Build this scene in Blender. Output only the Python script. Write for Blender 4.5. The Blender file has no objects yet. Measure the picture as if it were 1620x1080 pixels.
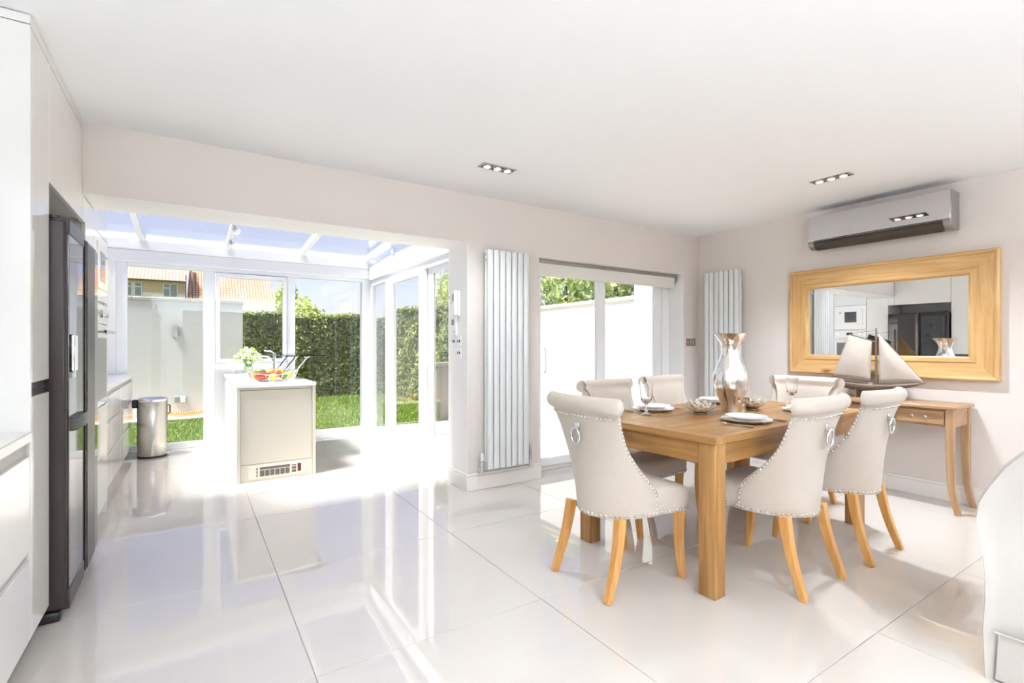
import bpy, bmesh, math, random
from mathutils import Vector, Matrix
R = math.radians
PI = math.pi
random.seed(7)
S = bpy.context.scene
COL = S.collection

# ------------------------------------------------------------------ camera
YAW = math.atan(508.0/783.0)
cd = bpy.data.cameras.new('camera'); cam = bpy.data.objects.new('camera', cd); COL.objects.link(cam)
cam.location = (0, 0, 1.22); cam.rotation_euler = (R(90), 0, -YAW)
cd.sensor_width = 36.0; cd.lens = 783.0/1620.0*36.0; cd.shift_y = 6.0/1620.0; cd.clip_start = 0.02; cd.clip_end = 500
S.camera = cam
# ------------------------------------------------------------------ world / sun / exposure
w = bpy.data.worlds.new('sky'); S.world = w; w.use_nodes = True
nt = w.node_tree; nt.nodes.clear()
out = nt.nodes.new('ShaderNodeOutputWorld'); bg = nt.nodes.new('ShaderNodeBackground')
sky = nt.nodes.new('ShaderNodeTexSky'); sky.sky_type = 'NISHITA'; sky.sun_disc = False
sky.sun_elevation = R(62); sky.sun_rotation = R(-98); sky.air_density = 1.0; sky.dust_density = 1.2; sky.ozone_density = 1.4
hsv = nt.nodes.new('ShaderNodeHueSaturation'); hsv.inputs['Saturation'].default_value = 0.76
nt.links.new(sky.outputs[0], hsv.inputs['Color']); tint = nt.nodes.new('ShaderNodeMix'); tint.data_type = 'RGBA'; tint.blend_type = 'MULTIPLY'; tint.inputs[0].default_value = 1.0; tint.inputs[7].default_value = (1.04, 0.905, 1.05, 1)
nt.links.new(hsv.outputs[0], tint.inputs[6]); nt.links.new(tint.outputs[2], bg.inputs[0]); nt.links.new(bg.outputs[0], out.inputs[0])
SKY_STRENGTH = 0.112
bg.inputs[1].default_value = SKY_STRENGTH
sd = bpy.data.lights.new('sun', 'SUN'); sun = bpy.data.objects.new('sun', sd); COL.objects.link(sun)
sd.energy = 6.2; sd.angle = R(15); sd.color = (1.0, 0.98, 0.95)
sun.rotation_euler = Vector((0.42, 0.06, -0.90)).to_track_quat('-Z', 'Y').to_euler(); sun.location = (-6, -5, 12)
FILL_W = 68        # watts in each fill uplighter added behind the camera
LAMP_W = 4.2      # watts in each lamp of the recessed ceiling fittings
S.view_settings.view_transform = 'Standard'; S.view_settings.look = 'None'
S.view_settings.gamma = 1.0; S.view_settings.use_curve_mapping = False
S.view_settings.exposure = 1.05
S.cycles.use_denoising = True; S.cycles.use_adaptive_sampling = True; S.cycles.adaptive_threshold = 0.02
S.cycles.max_bounces = 10; S.cycles.diffuse_bounces = 6; S.cycles.glossy_bounces = 6; S.cycles.transparent_max_bounces = 24
S.cycles.caustics_reflective = False; S.cycles.caustics_refractive = False
S.cycles.sample_clamp_indirect = 6.0

# ------------------------------------------------------------------ materials
def C(r, g, b):
    def f(c):
        c /= 255.0
        return c/12.92 if c <= 0.04045 else ((c+0.055)/1.055)**2.4
    return (f(r), f(g), f(b), 1.0)
MATS = {}
def mat(name, col, rough=0.5, metal=0.0, ior=1.5, noise=0.0, nscale=8.0, bump=0.0, bscale=60.0, coat=0.0, sheen=0.0, stretch=None, emit=0.0, bdist=0.002):
    m = bpy.data.materials.new(name); m.use_nodes = True; t = m.node_tree; b = t.nodes['Principled BSDF']
    b.inputs['Base Color'].default_value = col; b.inputs['Roughness'].default_value = rough
    b.inputs['Metallic'].default_value = metal; b.inputs['IOR'].default_value = ior
    if coat: b.inputs['Coat Weight'].default_value = coat; b.inputs['Coat Roughness'].default_value = 0.04
    if sheen: b.inputs['Sheen Weight'].default_value = sheen
    if emit: b.inputs['Emission Color'].default_value = col; b.inputs['Emission Strength'].default_value = emit
    if noise or bump:
        tc = t.nodes.new('ShaderNodeTexCoord'); mp = t.nodes.new('ShaderNodeMapping')
        t.links.new(tc.outputs['Object'], mp.inputs[0])
        if stretch: mp.inputs['Scale'].default_value = stretch
    if noise:
        n = t.nodes.new('ShaderNodeTexNoise'); n.inputs['Scale'].default_value = nscale; n.inputs['Detail'].default_value = 5
        t.links.new(mp.outputs[0], n.inputs[0])
        mx = t.nodes.new('ShaderNodeMix'); mx.data_type = 'RGBA'
        mx.inputs[6].default_value = tuple(c*(1-noise) for c in col[:3])+(1,); mx.inputs[7].default_value = tuple(min(1, c*(1+noise)) for c in col[:3])+(1,)
        t.links.new(n.outputs[0], mx.inputs[0]); t.links.new(mx.outputs[2], b.inputs['Base Color'])
    if bump:
        n2 = t.nodes.new('ShaderNodeTexNoise'); n2.inputs['Scale'].default_value = bscale; n2.inputs['Detail'].default_value = 3
        t.links.new(mp.outputs[0], n2.inputs[0])
        bp = t.nodes.new('ShaderNodeBump'); bp.inputs['Strength'].default_value = bump; bp.inputs['Distance'].default_value = bdist
        t.links.new(n2.outputs[0], bp.inputs['Height']); t.links.new(bp.outputs[0], b.inputs['Normal'])
    MATS[name] = m
    return m
def wood(name, ca, cb, axis, rough=0.36, scale=1.0, knots=True):
    m = bpy.data.materials.new(name); m.use_nodes = True; t = m.node_tree; b = t.nodes['Principled BSDF']
    tc = t.nodes.new('ShaderNodeTexCoord'); mp = t.nodes.new('ShaderNodeMapping'); t.links.new(tc.outputs['Object'], mp.inputs[0])
    inf = t.nodes.new('ShaderNodeObjectInfo'); va = t.nodes.new('ShaderNodeVectorMath'); va.operation = 'SCALE'
    cx = t.nodes.new('ShaderNodeCombineXYZ')
    for i in range(3): t.links.new(inf.outputs['Random'], cx.inputs[i])
    t.links.new(cx.outputs[0], va.inputs[0]); va.inputs['Scale'].default_value = 7.0
    t.links.new(va.outputs[0], mp.inputs['Location'])
    s = [16.0*scale]*3; s[axis] = 1.3*scale; mp.inputs['Scale'].default_value = s
    n = t.nodes.new('ShaderNodeTexNoise'); n.inputs['Scale'].default_value = 1.5; n.inputs['Detail'].default_value = 7; n.inputs['Distortion'].default_value = 0.6
    t.links.new(mp.outputs[0], n.inputs[0])
    rp = t.nodes.new('ShaderNodeValToRGB'); e = rp.color_ramp.elements
    e[0].position = 0.30; e[0].color = cb; e[1].position = 0.68; e[1].color = ca
    t.links.new(n.outputs[0], rp.inputs[0])
    last = rp.outputs[0]
    if knots:
        mp2 = t.nodes.new('ShaderNodeMapping'); t.links.new(tc.outputs['Object'], mp2.inputs[0]); s2 = [6.0]*3; s2[axis] = 2.6; mp2.inputs['Scale'].default_value = s2
        t.links.new(va.outputs[0], mp2.inputs['Location'])
        v = t.nodes.new('ShaderNodeTexVoronoi'); v.inputs['Scale'].default_value = 0.7; t.links.new(mp2.outputs[0], v.inputs[0])
        r2 = t.nodes.new('ShaderNodeValToRGB'); r2.color_ramp.elements[0].position = 0.03; r2.color_ramp.elements[0].color = (0.30, 0.22, 0.15, 1); r2.color_ramp.elements[1].position = 0.11; r2.color_ramp.elements[1].color = (1, 1, 1, 1)
        t.links.new(v.outputs['Distance'], r2.inputs[0])
        mx = t.nodes.new('ShaderNodeMix'); mx.data_type = 'RGBA'; mx.blend_type = 'MULTIPLY'; mx.inputs[0].default_value = 1.0
        t.links.new(last, mx.inputs[6]); t.links.new(r2.outputs[0], mx.inputs[7]); last = mx.outputs[2]
    t.links.new(last, b.inputs['Base Color'])
    b.inputs['Roughness'].default_value = rough
    bp = t.nodes.new('ShaderNodeBump'); bp.inputs['Strength'].default_value = 0.12; bp.inputs['Distance'].default_value = 0.002
    t.links.new(n.outputs[0], bp.inputs['Height']); t.links.new(bp.outputs[0], b.inputs['Normal'])
    MATS[name] = m
    return m
def glass(name, tint=(0.97, 0.985, 0.98), ior=1.45, rough=0.0):
    m = bpy.data.materials.new(name); m.use_nodes = True; t = m.node_tree; t.nodes.clear()
    o = t.nodes.new('ShaderNodeOutputMaterial'); mx = t.nodes.new('ShaderNodeMixShader'); tr = t.nodes.new('ShaderNodeBsdfTransparent'); gl = t.nodes.new('ShaderNodeBsdfGlossy'); fr = t.nodes.new('ShaderNodeFresnel')
    tr.inputs[0].default_value = (*tint, 1); gl.inputs['Roughness'].default_value = rough; fr.inputs[0].default_value = ior
    # the same reflectance on both sides of a pane
    geo = t.nodes.new('ShaderNodeNewGeometry'); 
    t.links.new(fr.outputs[0], mx.inputs[0]); t.links.new(tr.outputs[0], mx.inputs[1]); t.links.new(gl.outputs[0], mx.inputs[2]); t.links.new(mx.outputs[0], o.inputs[0])
    # facing-independent Fresnel: use Layer Weight Fresnel, symmetric for back faces
    lw = t.nodes.new('ShaderNodeLayerWeight'); lw.inputs[0].default_value = 0.5
    pw = t.nodes.new('ShaderNodeMath'); pw.operation = 'POWER'; pw.inputs[1].default_value = 4.0
    ma = t.nodes.new('ShaderNodeMath'); ma.operation = 'MULTIPLY_ADD'; ma.inputs[1].default_value = 0.85; ma.inputs[2].default_value = (ior-1)**2/(ior+1)**2
    t.links.new(lw.outputs['Facing'], pw.inputs[0]); t.links.new(pw.outputs[0], ma.inputs[0]); t.links.new(ma.outputs[0], mx.inputs[0])
    t.nodes.remove(fr); t.nodes.remove(geo)
    MATS[name] = m
    return m

mat('ceiling_white', C(246, 247, 248), 0.8)
mat('wall_greige', C(223, 214, 207), 0.75, bump=0.05, bscale=120)
mat('reveal_white', C(243, 242, 239), 0.6)
mat('skirting_white', C(240, 237, 232), 0.35)
mat('floor_tile', C(210, 203, 195), 0.012, ior=1.85, noise=0.012, nscale=3)
mat('grout', C(186, 180, 172), 0.8)
mat('upvc', C(244, 246, 247), 0.25)
mat('gloss_white', C(230, 228, 223), 0.05, ior=1.55)
mat('gloss_cream', C(206, 200, 186), 0.18)
mat('worktop_white', C(243, 242, 240), 0.12)
mat('groove_grey', C(176, 173, 168), 0.4)
mat('plinth_grey', C(60, 56, 54), 0.4)
mat('fridge_black', C(17, 16, 18), 0.03, ior=1.9)
mat('fridge_edge', C(46, 35, 33), 0.35)
mat('black_plastic', C(24, 24, 26), 0.35)
mat('chrome', C(226, 226, 228), 0.08, metal=1.0)
mat('brushed_steel', C(190, 186, 178), 0.26, metal=1.0, bump=0.06, bscale=40, stretch=(1, 1, 0.02))
mat('nickel', C(214, 208, 200), 0.2, metal=1.0)
mat('aircon_silver', C(206, 206, 210), 0.03, metal=1.0)
mat('aircon_grey', C(150, 147, 144), 0.3, metal=0.6)
mat('aircon_dark', C(72, 66, 60), 0.35, metal=0.3)
mat('mirror', C(245, 247, 247), 0.0, metal=1.0)
mat('linen', C(196, 184, 171), 0.9, noise=0.06, nscale=90, bump=0.5, bscale=420, sheen=0.2, stretch=(1, 1, 1), bdist=0.001)
mat('slipcover', C(196, 190, 183), 0.9, noise=0.03, nscale=6, bump=0.25, bscale=9, sheen=0.2, bdist=0.02)
mat('radiator_white', C(224, 226, 225), 0.3)
mat('blind_white', C(232, 229, 221), 0.8)
mat('aluminium', C(176, 172, 165), 0.35, metal=0.9)
mat('switch_white', C(244, 244, 243), 0.3)
mat('switch_steel', C(172, 160, 146), 0.35, metal=0.8)
mat('lcd_grey', C(150, 156, 152), 0.2)
mat('silver_glass', C(236, 234, 230), 0.17, metal=1.0, noise=0.10, nscale=18, bump=0.8, bscale=22, stretch=(1, 1, 0.3), bdist=0.01)
mat('ceramic_white', C(242, 240, 236), 0.12)
mat('shell_petal', C(206, 192, 174), 0.22, noise=0.12, nscale=30, coat=0.5)
mat('sailcloth', C(184, 172, 161), 0.9, noise=0.05, nscale=20)
mat('dark_timber', C(108, 92, 82), 0.6, noise=0.2, nscale=20)
mat('grey_timber', C(158, 146, 136), 0.6, noise=0.2, nscale=20)
mat('lamp_lens', C(255, 250, 240), 0.3, emit=0.9)
mat('oven_white', C(244, 243, 240), 0.08)
mat('oven_glass', C(60, 64, 68), 0.03, ior=1.8)
mat('red_lens', C(92, 22, 16), 0.15)
mat('grille_dark', C(96, 92, 84), 0.5)
mat('grille_pale', C(222, 216, 202), 0.4)
mat('vase_water', C(205, 214, 170), 0.2)
mat('petal_white', C(243, 245, 225), 0.6)
mat('petal_lime', C(206, 222, 130), 0.6)
mat('stem_green', C(120, 158, 66), 0.6)
mat('render_grey', C(222, 219, 211), 0.9, noise=0.05, nscale=2.5)
mat('render_white', C(240, 239, 233), 0.9)
mat('coping', C(190, 182, 170), 0.9, noise=0.08, nscale=6)
mat('low_wall', C(122, 115, 104), 0.9, noise=0.08, nscale=6)
mat('paver', C(226, 220, 210), 0.8, noise=0.04, nscale=5)
mat('soil', C(92, 104, 44), 1.0)
mat('orange_hose', C(228, 170, 82), 0.5)
mat('house_brick', C(216, 186, 146), 0.9, noise=0.1, nscale=3)
mat('house_white', C(240, 238, 230), 0.8)
mat('house_pane', C(140, 146, 144), 0.1)
mat('pipe_dark', C(120, 96, 80), 0.6)
mat('bark', C(96, 78, 60), 0.9)
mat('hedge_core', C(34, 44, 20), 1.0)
glass('window_glass')
glass('clear_glass', (0.96, 0.97, 0.965), 1.55)
glass('bar_glass', (0.30, 0.34, 0.33), 1.5)
m_ = mat('crystal', (1, 1, 1, 1), 0.0, ior=1.5); m_.node_tree.nodes['Principled BSDF'].inputs['Transmission Weight'].default_value = 1.0
wood('pine_x', C(172, 130, 76), C(130, 88, 44), 0)
wood('pine_y', C(172, 130, 76), C(130, 88, 44), 1)
wood('pine_z', C(172, 130, 76), C(130, 88, 44), 2)
wood('oak_leg', C(214, 162, 96), C(186, 132, 70), 2, knots=False)
wood('mirror_y', C(218, 180, 124), C(186, 142, 86), 1)
wood('mirror_z', C(218, 180, 124), C(186, 142, 86), 2)
wood('console_y', C(186, 150, 112), C(152, 116, 82), 1)
wood('console_z', C(186, 150, 112), C(152, 116, 82), 2, knots=False)
def leafmat(name, a, b):
    m = mat(name, a, 0.45); t = m.node_tree; p = t.nodes['Principled BSDF']
    g = t.nodes.new('ShaderNodeNewGeometry'); mx = t.nodes.new('ShaderNodeMix'); mx.data_type = 'RGBA'
    mx.inputs[6].default_value = a; mx.inputs[7].default_value = b
    t.links.new(g.outputs['Random Per Island'], mx.inputs[0]); t.links.new(mx.outputs[2], p.inputs['Base Color'])
    tr = t.nodes.new('ShaderNodeBsdfTranslucent'); ms = t.nodes.new('ShaderNodeMixShader'); ms.inputs[0].default_value = 0.3
    t.links.new(mx.outputs[2], tr.inputs[0]); o = t.nodes['Material Output']
    t.links.new(p.outputs[0], ms.inputs[1]); t.links.new(tr.outputs[0], ms.inputs[2]); t.links.new(ms.outputs[0], o.inputs[0])
leafmat('hedge_leaf', C(88, 110, 42), C(190, 198, 120))
leafmat('lime_leaf', C(150, 172, 62), C(214, 222, 120))
leafmat('tree_leaf', C(140, 166, 84), C(214, 224, 160))
leafmat('grass', C(104, 134, 40), C(152, 174, 78))
def rooftile():
    m = mat('roof_tile', C(210, 164, 128), 0.85); t = m.node_tree; p = t.nodes['Principled BSDF']
    tc = t.nodes.new('ShaderNodeTexCoord'); br = t.nodes.new('ShaderNodeTexBrick'); t.links.new(tc.outputs['UV'], br.inputs[0])
    br.inputs['Scale'].default_value = 1.0; br.offset = 0.0; br.inputs['Brick Width'].default_value = 0.26; br.inputs['Row Height'].default_value = 0.30
    br.inputs['Color1'].default_value = C(226, 190, 160); br.inputs['Color2'].default_value = C(206, 166, 136); br.inputs['Mortar'].default_value = C(150, 104, 78); br.inputs['Mortar Size'].default_value = 0.03
    t.links.new(br.outputs[0], p.inputs['Base Color'])
    bp = t.nodes.new('ShaderNodeBump'); bp.inputs['Distance'].default_value = 0.05; bp.invert = True; t.links.new(br.outputs['Fac'], bp.inputs['Height']); t.links.new(bp.outputs[0], p.inputs['Normal'])
rooftile()

# ------------------------------------------------------------------ mesh helpers
class MB:
    def __init__(s): s.v = []; s.f = []
    def box(s, x0, y0, z0, x1, y1, z1):
        x0, x1 = min(x0, x1), max(x0, x1); y0, y1 = min(y0, y1), max(y0, y1); z0, z1 = min(z0, z1), max(z0, z1)
        b = len(s.v); s.v += [(x0,y0,z0),(x1,y0,z0),(x1,y1,z0),(x0,y1,z0),(x0,y0,z1),(x1,y0,z1),(x1,y1,z1),(x0,y1,z1)]
        s.f += [tuple(b+i for i in q) for q in ((0,3,2,1),(4,5,6,7),(0,1,5,4),(1,2,6,5),(2,3,7,6),(3,0,4,7))]
        return s
    def quad(s, *p):
        b = len(s.v); s.v += [tuple(q) for q in p]; s.f.append(tuple(range(b, b+len(p)))); return s
    def lathe(s, prof, c=(0,0,0), n=24, caps=True, wav=None):
        b = len(s.v)
        for (r, z) in prof:
            for i in range(n):
                a = 2*PI*i/n; rr = r*(1+(wav(a, z) if wav else 0))
                s.v.append((c[0]+rr*math.cos(a), c[1]+rr*math.sin(a), c[2]+z))
        for j in range(len(prof)-1):
            for i in range(n):
                k = (i+1) % n; s.f.append((b+j*n+i, b+j*n+k, b+(j+1)*n+k, b+(j+1)*n+i))
        if caps:
            s.f.append(tuple(b+i for i in reversed(range(n)))); s.f.append(tuple(b+(len(prof)-1)*n+i for i in range(n)))
        return s
    def tube(s, pts, r, n=8, caps=True, closed=False, square=False, up=None):
        pts = [Vector(p) for p in pts]; m = len(pts); rs = r if isinstance(r, (list, tuple)) else [r]*m
        b = len(s.v); prev = None
        for i, p in enumerate(pts):
            if closed: t = pts[(i+1) % m]-pts[i-1]
            else: t = pts[min(i+1, m-1)]-pts[max(i-1, 0)]
            t.normalize()
            if prev is None:
                u = Vector(up) if up else (Vector((0,0,1)) if abs(t.z) < 0.9 else Vector((1,0,0)))
            else: u = prev
            u = (u-t*u.dot(t)).normalized(); prev = u; w_ = t.cross(u)
            for k in range(n):
                a = 2*PI*(k+(0.5 if square else 0))/n; q = rs[i]*(1.41421 if square else 1)
                s.v.append(tuple(p+u*math.cos(a)*q+w_*math.sin(a)*q))
        for j in range(m if closed else m-1):
            for k in range(n):
                k2 = (k+1) % n; j2 = (j+1) % m; s.f.append((b+j*n+k, b+j*n+k2, b+j2*n+k2, b+j2*n+k))
        if caps and not closed:
            s.f.append(tuple(b+k for k in reversed(range(n)))); s.f.append(tuple(b+(m-1)*n+k for k in range(n)))
        return s
    def cyl(s, p0, p1, r0, r1=None, n=16): return s.tube([p0, p1], [r0, r0 if r1 is None else r1], n)
    def prism(s, poly, axis, a, b_):
        # poly: 2D points; axis 0: (y,z) pairs extruded along x; 1: (x,z) along y; 2: (x,y) along z
        b = len(s.v); n = len(poly)
        for t in (a, b_):
            for (p, q) in poly: s.v.append({0: (t, p, q), 1: (p, t, q), 2: (p, q, t)}[axis])
        for i in range(n):
            k = (i+1) % n; s.f.append((b+i, b+k, b+n+k, b+n+i))
        s.f.append(tuple(b+i for i in reversed(range(n)))); s.f.append(tuple(b+n+i for i in range(n)))
        return s
    def grid(s, fn, nu, nv, closeu=False):
        b = len(s.v); W = nu if closeu else nu+1
        for j in range(nv+1):
            for i in range(W): s.v.append(tuple(fn(i/nu, j/nv)))
        for j in range(nv):
            for i in range(nu):
                k = (i+1) % W; s.f.append((b+j*W+i, b+j*W+k, b+(j+1)*W+k, b+(j+1)*W+i))
        return s
    def sphere(s, c, r, n=12, m=8, sc=(1,1,1)):
        return s.grid(lambda u, v: (c[0]+sc[0]*r*math.sin(PI*v)*math.cos(2*PI*u), c[1]+sc[1]*r*math.sin(PI*v)*math.sin(2*PI*u), c[2]-sc[2]*r*math.cos(PI*v)), n, m, True)
    def xf(s, M):
        s.v = [tuple(M @ Vector(p)) for p in s.v]; return s
def build(name, mb, m, parent=None, bevel=0.0, smooth=40, seg=2, fix=True, world=True, solid=0, sub=0):
    me = bpy.data.meshes.new(name)
    v = mb.v
    if parent is not None and world:
        rt = parent
        while rt.parent: rt = rt.parent
        Mi = root_matrix(rt).inverted(); v = [tuple(Mi @ Vector(p)) for p in v]
    me.from_pydata([tuple(p) for p in v], [], mb.f); me.update()
    if fix:
        bm = bmesh.new(); bm.from_mesh(me); bmesh.ops.remove_doubles(bm, verts=bm.verts, dist=1e-6); bmesh.ops.recalc_face_normals(bm, faces=bm.faces); bm.to_mesh(me); bm.free()
    if smooth:
        for p in me.polygons: p.use_smooth = True
        me.set_sharp_from_angle(angle=R(smooth))
    me.materials.append(MATS[m])
    o = bpy.data.objects.new(name, me); COL.objects.link(o)
    if parent is not None: o.parent = parent
    if solid:
        md = o.modifiers.new('solid', 'SOLIDIFY'); md.thickness = solid; md.offset = 0
    if bevel:
        md = o.modifiers.new('bevel', 'BEVEL'); md.width = bevel; md.segments = seg; md.limit_method = 'ANGLE'; md.angle_limit = R(35); md.harden_normals = False
    if sub:
        md = o.modifiers.new('sub', 'SUBSURF'); md.levels = sub; md.render_levels = sub
    return o
def root_matrix(o): return Matrix.Translation(o.location) @ Matrix.Rotation(o.rotation_euler.z, 4, 'Z')
def tag(o, label=None, cat=None, group=None, kind=None):
    if label: o['label'] = label
    if cat: o['category'] = cat
    if group: o['group'] = group
    if kind: o['kind'] = kind
    return o
def thing(name, label, cat, loc=(0,0,0), rz=0.0, group=None, kind=None):
    o = bpy.data.objects.new(name, None); COL.objects.link(o); o.location = loc; o.rotation_euler = (0, 0, rz); o.empty_display_size = 0.1
    return tag(o, label, cat, group, kind)
def copy_tree(o, parent=None):
    c = o.copy(); COL.objects.link(c); c.parent = parent
    for ch in list(o.children): copy_tree(ch, c)
    return c
def B(*a): return MB().box(*a)
def interp(tab, z):
    if z <= tab[0][0]: return tab[0][1]
    for i in range(len(tab)-1):
        a, b = tab[i], tab[i+1]
        if z <= b[0]:
            t = (z-a[0])/(b[0]-a[0])
            m0 = (b[1]-tab[i-1][1])/(b[0]-tab[i-1][0]) if i > 0 else (b[1]-a[1])/(b[0]-a[0])
            m1 = (tab[i+2][1]-a[1])/(tab[i+2][0]-a[0]) if i+2 < len(tab) else (b[1]-a[1])/(b[0]-a[0])
            h = b[0]-a[0]
            return (2*t**3-3*t*t+1)*a[1]+(t**3-2*t*t+t)*h*m0+(-2*t**3+3*t*t)*b[1]+(t**3-t*t)*h*m1
    return tab[-1][1]

# =================================================================== SETTING
XR = 4.985; YW = 3.672; YB = 4.03; ZC = 2.487; XF = -0.515; YG = 7.03; XS = 2.15; YN = -2.6; XL = -1.15
# floor: grout slab with separate tiles
fl = tag(build('floor', B(XL, YN, -0.12, XR, YB, -0.004).box(XL, YB, -0.12, XS+0.1, YG+0.1, -0.004), 'grout'), 'glossy cream porcelain tile floor of the dining kitchen and glass extension', 'floor', kind='structure')
PX, PY = 1.03, 1.0
tile_cache = {}
def tile(x0, y0, x1, y1):
    g = 0.0016
    k = (round(x1-x0, 3), round(y1-y0, 3))
    if k not in tile_cache:
        hx, hy = k[0]/2-g, k[1]/2-g
        o = build('tile', B(-hx, -hy, -0.012, hx, hy, 0.0), 'floor_tile', None, bevel=0.0012, seg=1); o.parent = fl; tile_cache[k] = o
    else:
        o = tile_cache[k].copy(); COL.objects.link(o)
    o.location = ((x0+x1)/2, (y0+y1)/2, 0)
def cuts(a, b, off, p):
    k = math.ceil((a-off)/p+1e-6); r = [a]
    while off+k*p < b-1e-6: r.append(off+k*p); k += 1
    return r+[b]
xs1 = cuts(XL, XR, 0.385, PX); xs2 = cuts(XL, XS+0.1, 0.385, PX)
ys = cuts(YN, YG+0.05, 0.92, PY)
for j in range(len(ys)-1):
    y0, y1 = ys[j], ys[j+1]
    xs = xs1 if y0 < 3.9 else xs2
    for i in range(len(xs)-1):
        tile(xs[i], y0, xs[i+1], y1)
tag(build('ceiling', B(XL-0.2, YN-0.2, ZC, XR+0.2, YW+0.02, ZC+0.25), 'ceiling_white'), 'plain white plaster ceiling over the dining area', 'ceiling', kind='structure')
# back wall: beam over opening, pier, lintel over the garden doors, return
DX0, DX1, DZ = 2.673, 4.72, 2.035; PXI = 1.942; BZ = 2.082
wb = MB(); wb.box(XL-0.1, YW, BZ, PXI, YB, 3.1); wb.box(PXI, YW, 0, DX0, YB, 3.1); wb.box(DX0, YW, DZ, DX1, YB, 3.1); wb.box(DX1, YW, 0, XR+0.3, YB, 3.1)
wbo = tag(build('wall_back', wb, 'wall_greige'), 'greige painted wall with wide opening to the glass extension', 'wall', kind='structure')
rv = MB(); rv.box(XF, YW+0.001, BZ-0.004, PXI, YB+0.004, BZ); rv.box(PXI-0.004, YW+0.001, 0, PXI, YB+0.004, BZ)
build('reveal', rv, 'reveal_white', wbo)
dr = MB(); dr.box(DX0, YW+0.001, DZ-0.004, DX1, YB-0.1, DZ); dr.box(DX0, YW+0.001, 0, DX0+0.004, YB-0.1, DZ); dr.box(DX1-0.004, YW+0.001, 0, DX1, YB-0.1, DZ)
build('reveal', dr, 'reveal_white', wbo)
tag(build('wall_right', B(XR, YN-0.2, 0, XR+0.2, YW, 3.1), 'wall_greige'), 'greige painted side wall carrying the framed mirror', 'wall', kind='structure')
tag(build('wall_left', B(XL-0.2, YN-0.2, 0, XL, YG+0.12, 2.42), 'ceiling_white'), 'white wall behind the run of kitchen units', 'wall', kind='structure')
wf = MB(); wf.box(XL, YN-0.2, 0, -0.2, YN, ZC); wf.box(4.3, YN-0.2, 0, XR, YN, ZC); wf.box(-0.2, YN-0.2, 2.2, 4.3, YN, ZC)  # unseen wall; its wide opening is added to let more daylight in
tag(build('wall_front', wf, 'ceiling_white'), 'white wall with wide glazed opening added behind the camera for daylight', 'wall', kind='structure')
tag(build('window_4', B(-0.2, YN-0.12, 0.06, 4.3, YN-0.114, 2.2), 'window_glass'), 'wide clear glazing added behind the camera for daylight', 'window', kind='structure')  # unseen glazing, added so light enters from behind the camera
# skirting
def skirt(name, segs, label):
    o = thing(name, label, 'skirting', kind='structure')
    for (x0, y0, x1, y1, nx, ny) in segs:
        t1, t2 = 0.018, 0.012
        a = MB()
        a.box(min(x0, x1, x0+nx*t1, x1+nx*t1), min(y0, y1, y0+ny*t1, y1+ny*t1), 0, max(x0, x1, x0+nx*t1, x1+nx*t1), max(y0, y1, y0+ny*t1, y1+ny*t1), 0.118)
        a.box(min(x0, x1, x0+nx*t2, x1+nx*t2), min(y0, y1, y0+ny*t2, y1+ny*t2), 0.118, max(x0, x1, x0+nx*t2, x1+nx*t2), max(y0, y1, y0+ny*t2, y1+ny*t2), 0.140)
        build('skirting_board', a, 'skirting_white', o, bevel=0.004)
skirt('baseboard_back', [(PXI-0.018, YW, DX0+0.018, YW, 0, -1), (PXI, YW, PXI, YB, -1, 0), (DX0, YW, DX0, YW+0.16, 1, 0), (DX1, YW, XR, YW, 0, -1)], 'white skirting board round the foot of the pier')
skirt('baseboard_right', [(XR, YN, XR, YW-0.02, -1, 0)], 'white skirting board along the mirror wall')

# ---- glazing helper: frame bars + panes
def bars(root, lst, m='upvc', name='frame_bar', bevel=0.006):
    for q in lst: build(name, B(*q), m, root, bevel=bevel)
# rear glazing of the extension (window_1)
w1 = thing('window_1', 'white framed full height glazing at the end of the glass extension', 'window', (0.7, YG, 0), kind='structure')
f0, f1 = YG, YG+0.07
bars(w1, [(-0.70, f0, 0, -0.60, f1, 2.16), (-0.60, f0, 0.0, 2.05, f1, 0.075), (-0.60, f0, 2.115, 2.05, f1, 2.16), (0.125, f0, 0.075, 0.245, f1, 2.115), (1.06, f0, 0.075, 1.155, f1, 2.115), (2.035, f0, 0, 2.20, f1+0.05, 2.16)])
bars(w1, [(0.245, f0-0.01, 0.925, 1.06, f1, 1.0)], name='transom')
bars(w1, [(0.255, f0-0.015, 1.005, 0.30, f1-0.02, 2.105), (1.005, f0-0.015, 1.005, 1.05, f1-0.02, 2.105), (0.30, f0-0.015, 1.005, 1.005, f1-0.02, 1.05), (0.30, f0-0.015, 2.055, 1.005, f1-0.02, 2.105)], name='sash_bar')
build('infill_panel', B(0.245, f0+0.02, 0.075, 1.06, f0+0.05, 0.925), 'upvc', w1, bevel=0.004)
for (a, b_, c, d) in ((-0.60, 0.125, 0.075, 2.115), (0.30, 1.005, 1.05, 2.055), (1.155, 2.035, 0.075, 2.115)):
    build('pane', B(a, f0+0.03, c, b_, f0+0.036, d), 'window_glass', w1)
build('trickle_vent', B(0.55, f0-0.03, 2.072, 0.86, f0-0.012, 2.096), 'switch_white', w1, bevel=0.004)
# white full-height pier of wall left of the rear glazing
tag(build('wall_rear', B(XL, YG-0.02, 0, -0.70, YG+0.14, 2.44), 'reveal_white'), 'narrow white wall beside the end glazing above the worktop', 'wall', kind='structure')
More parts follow.
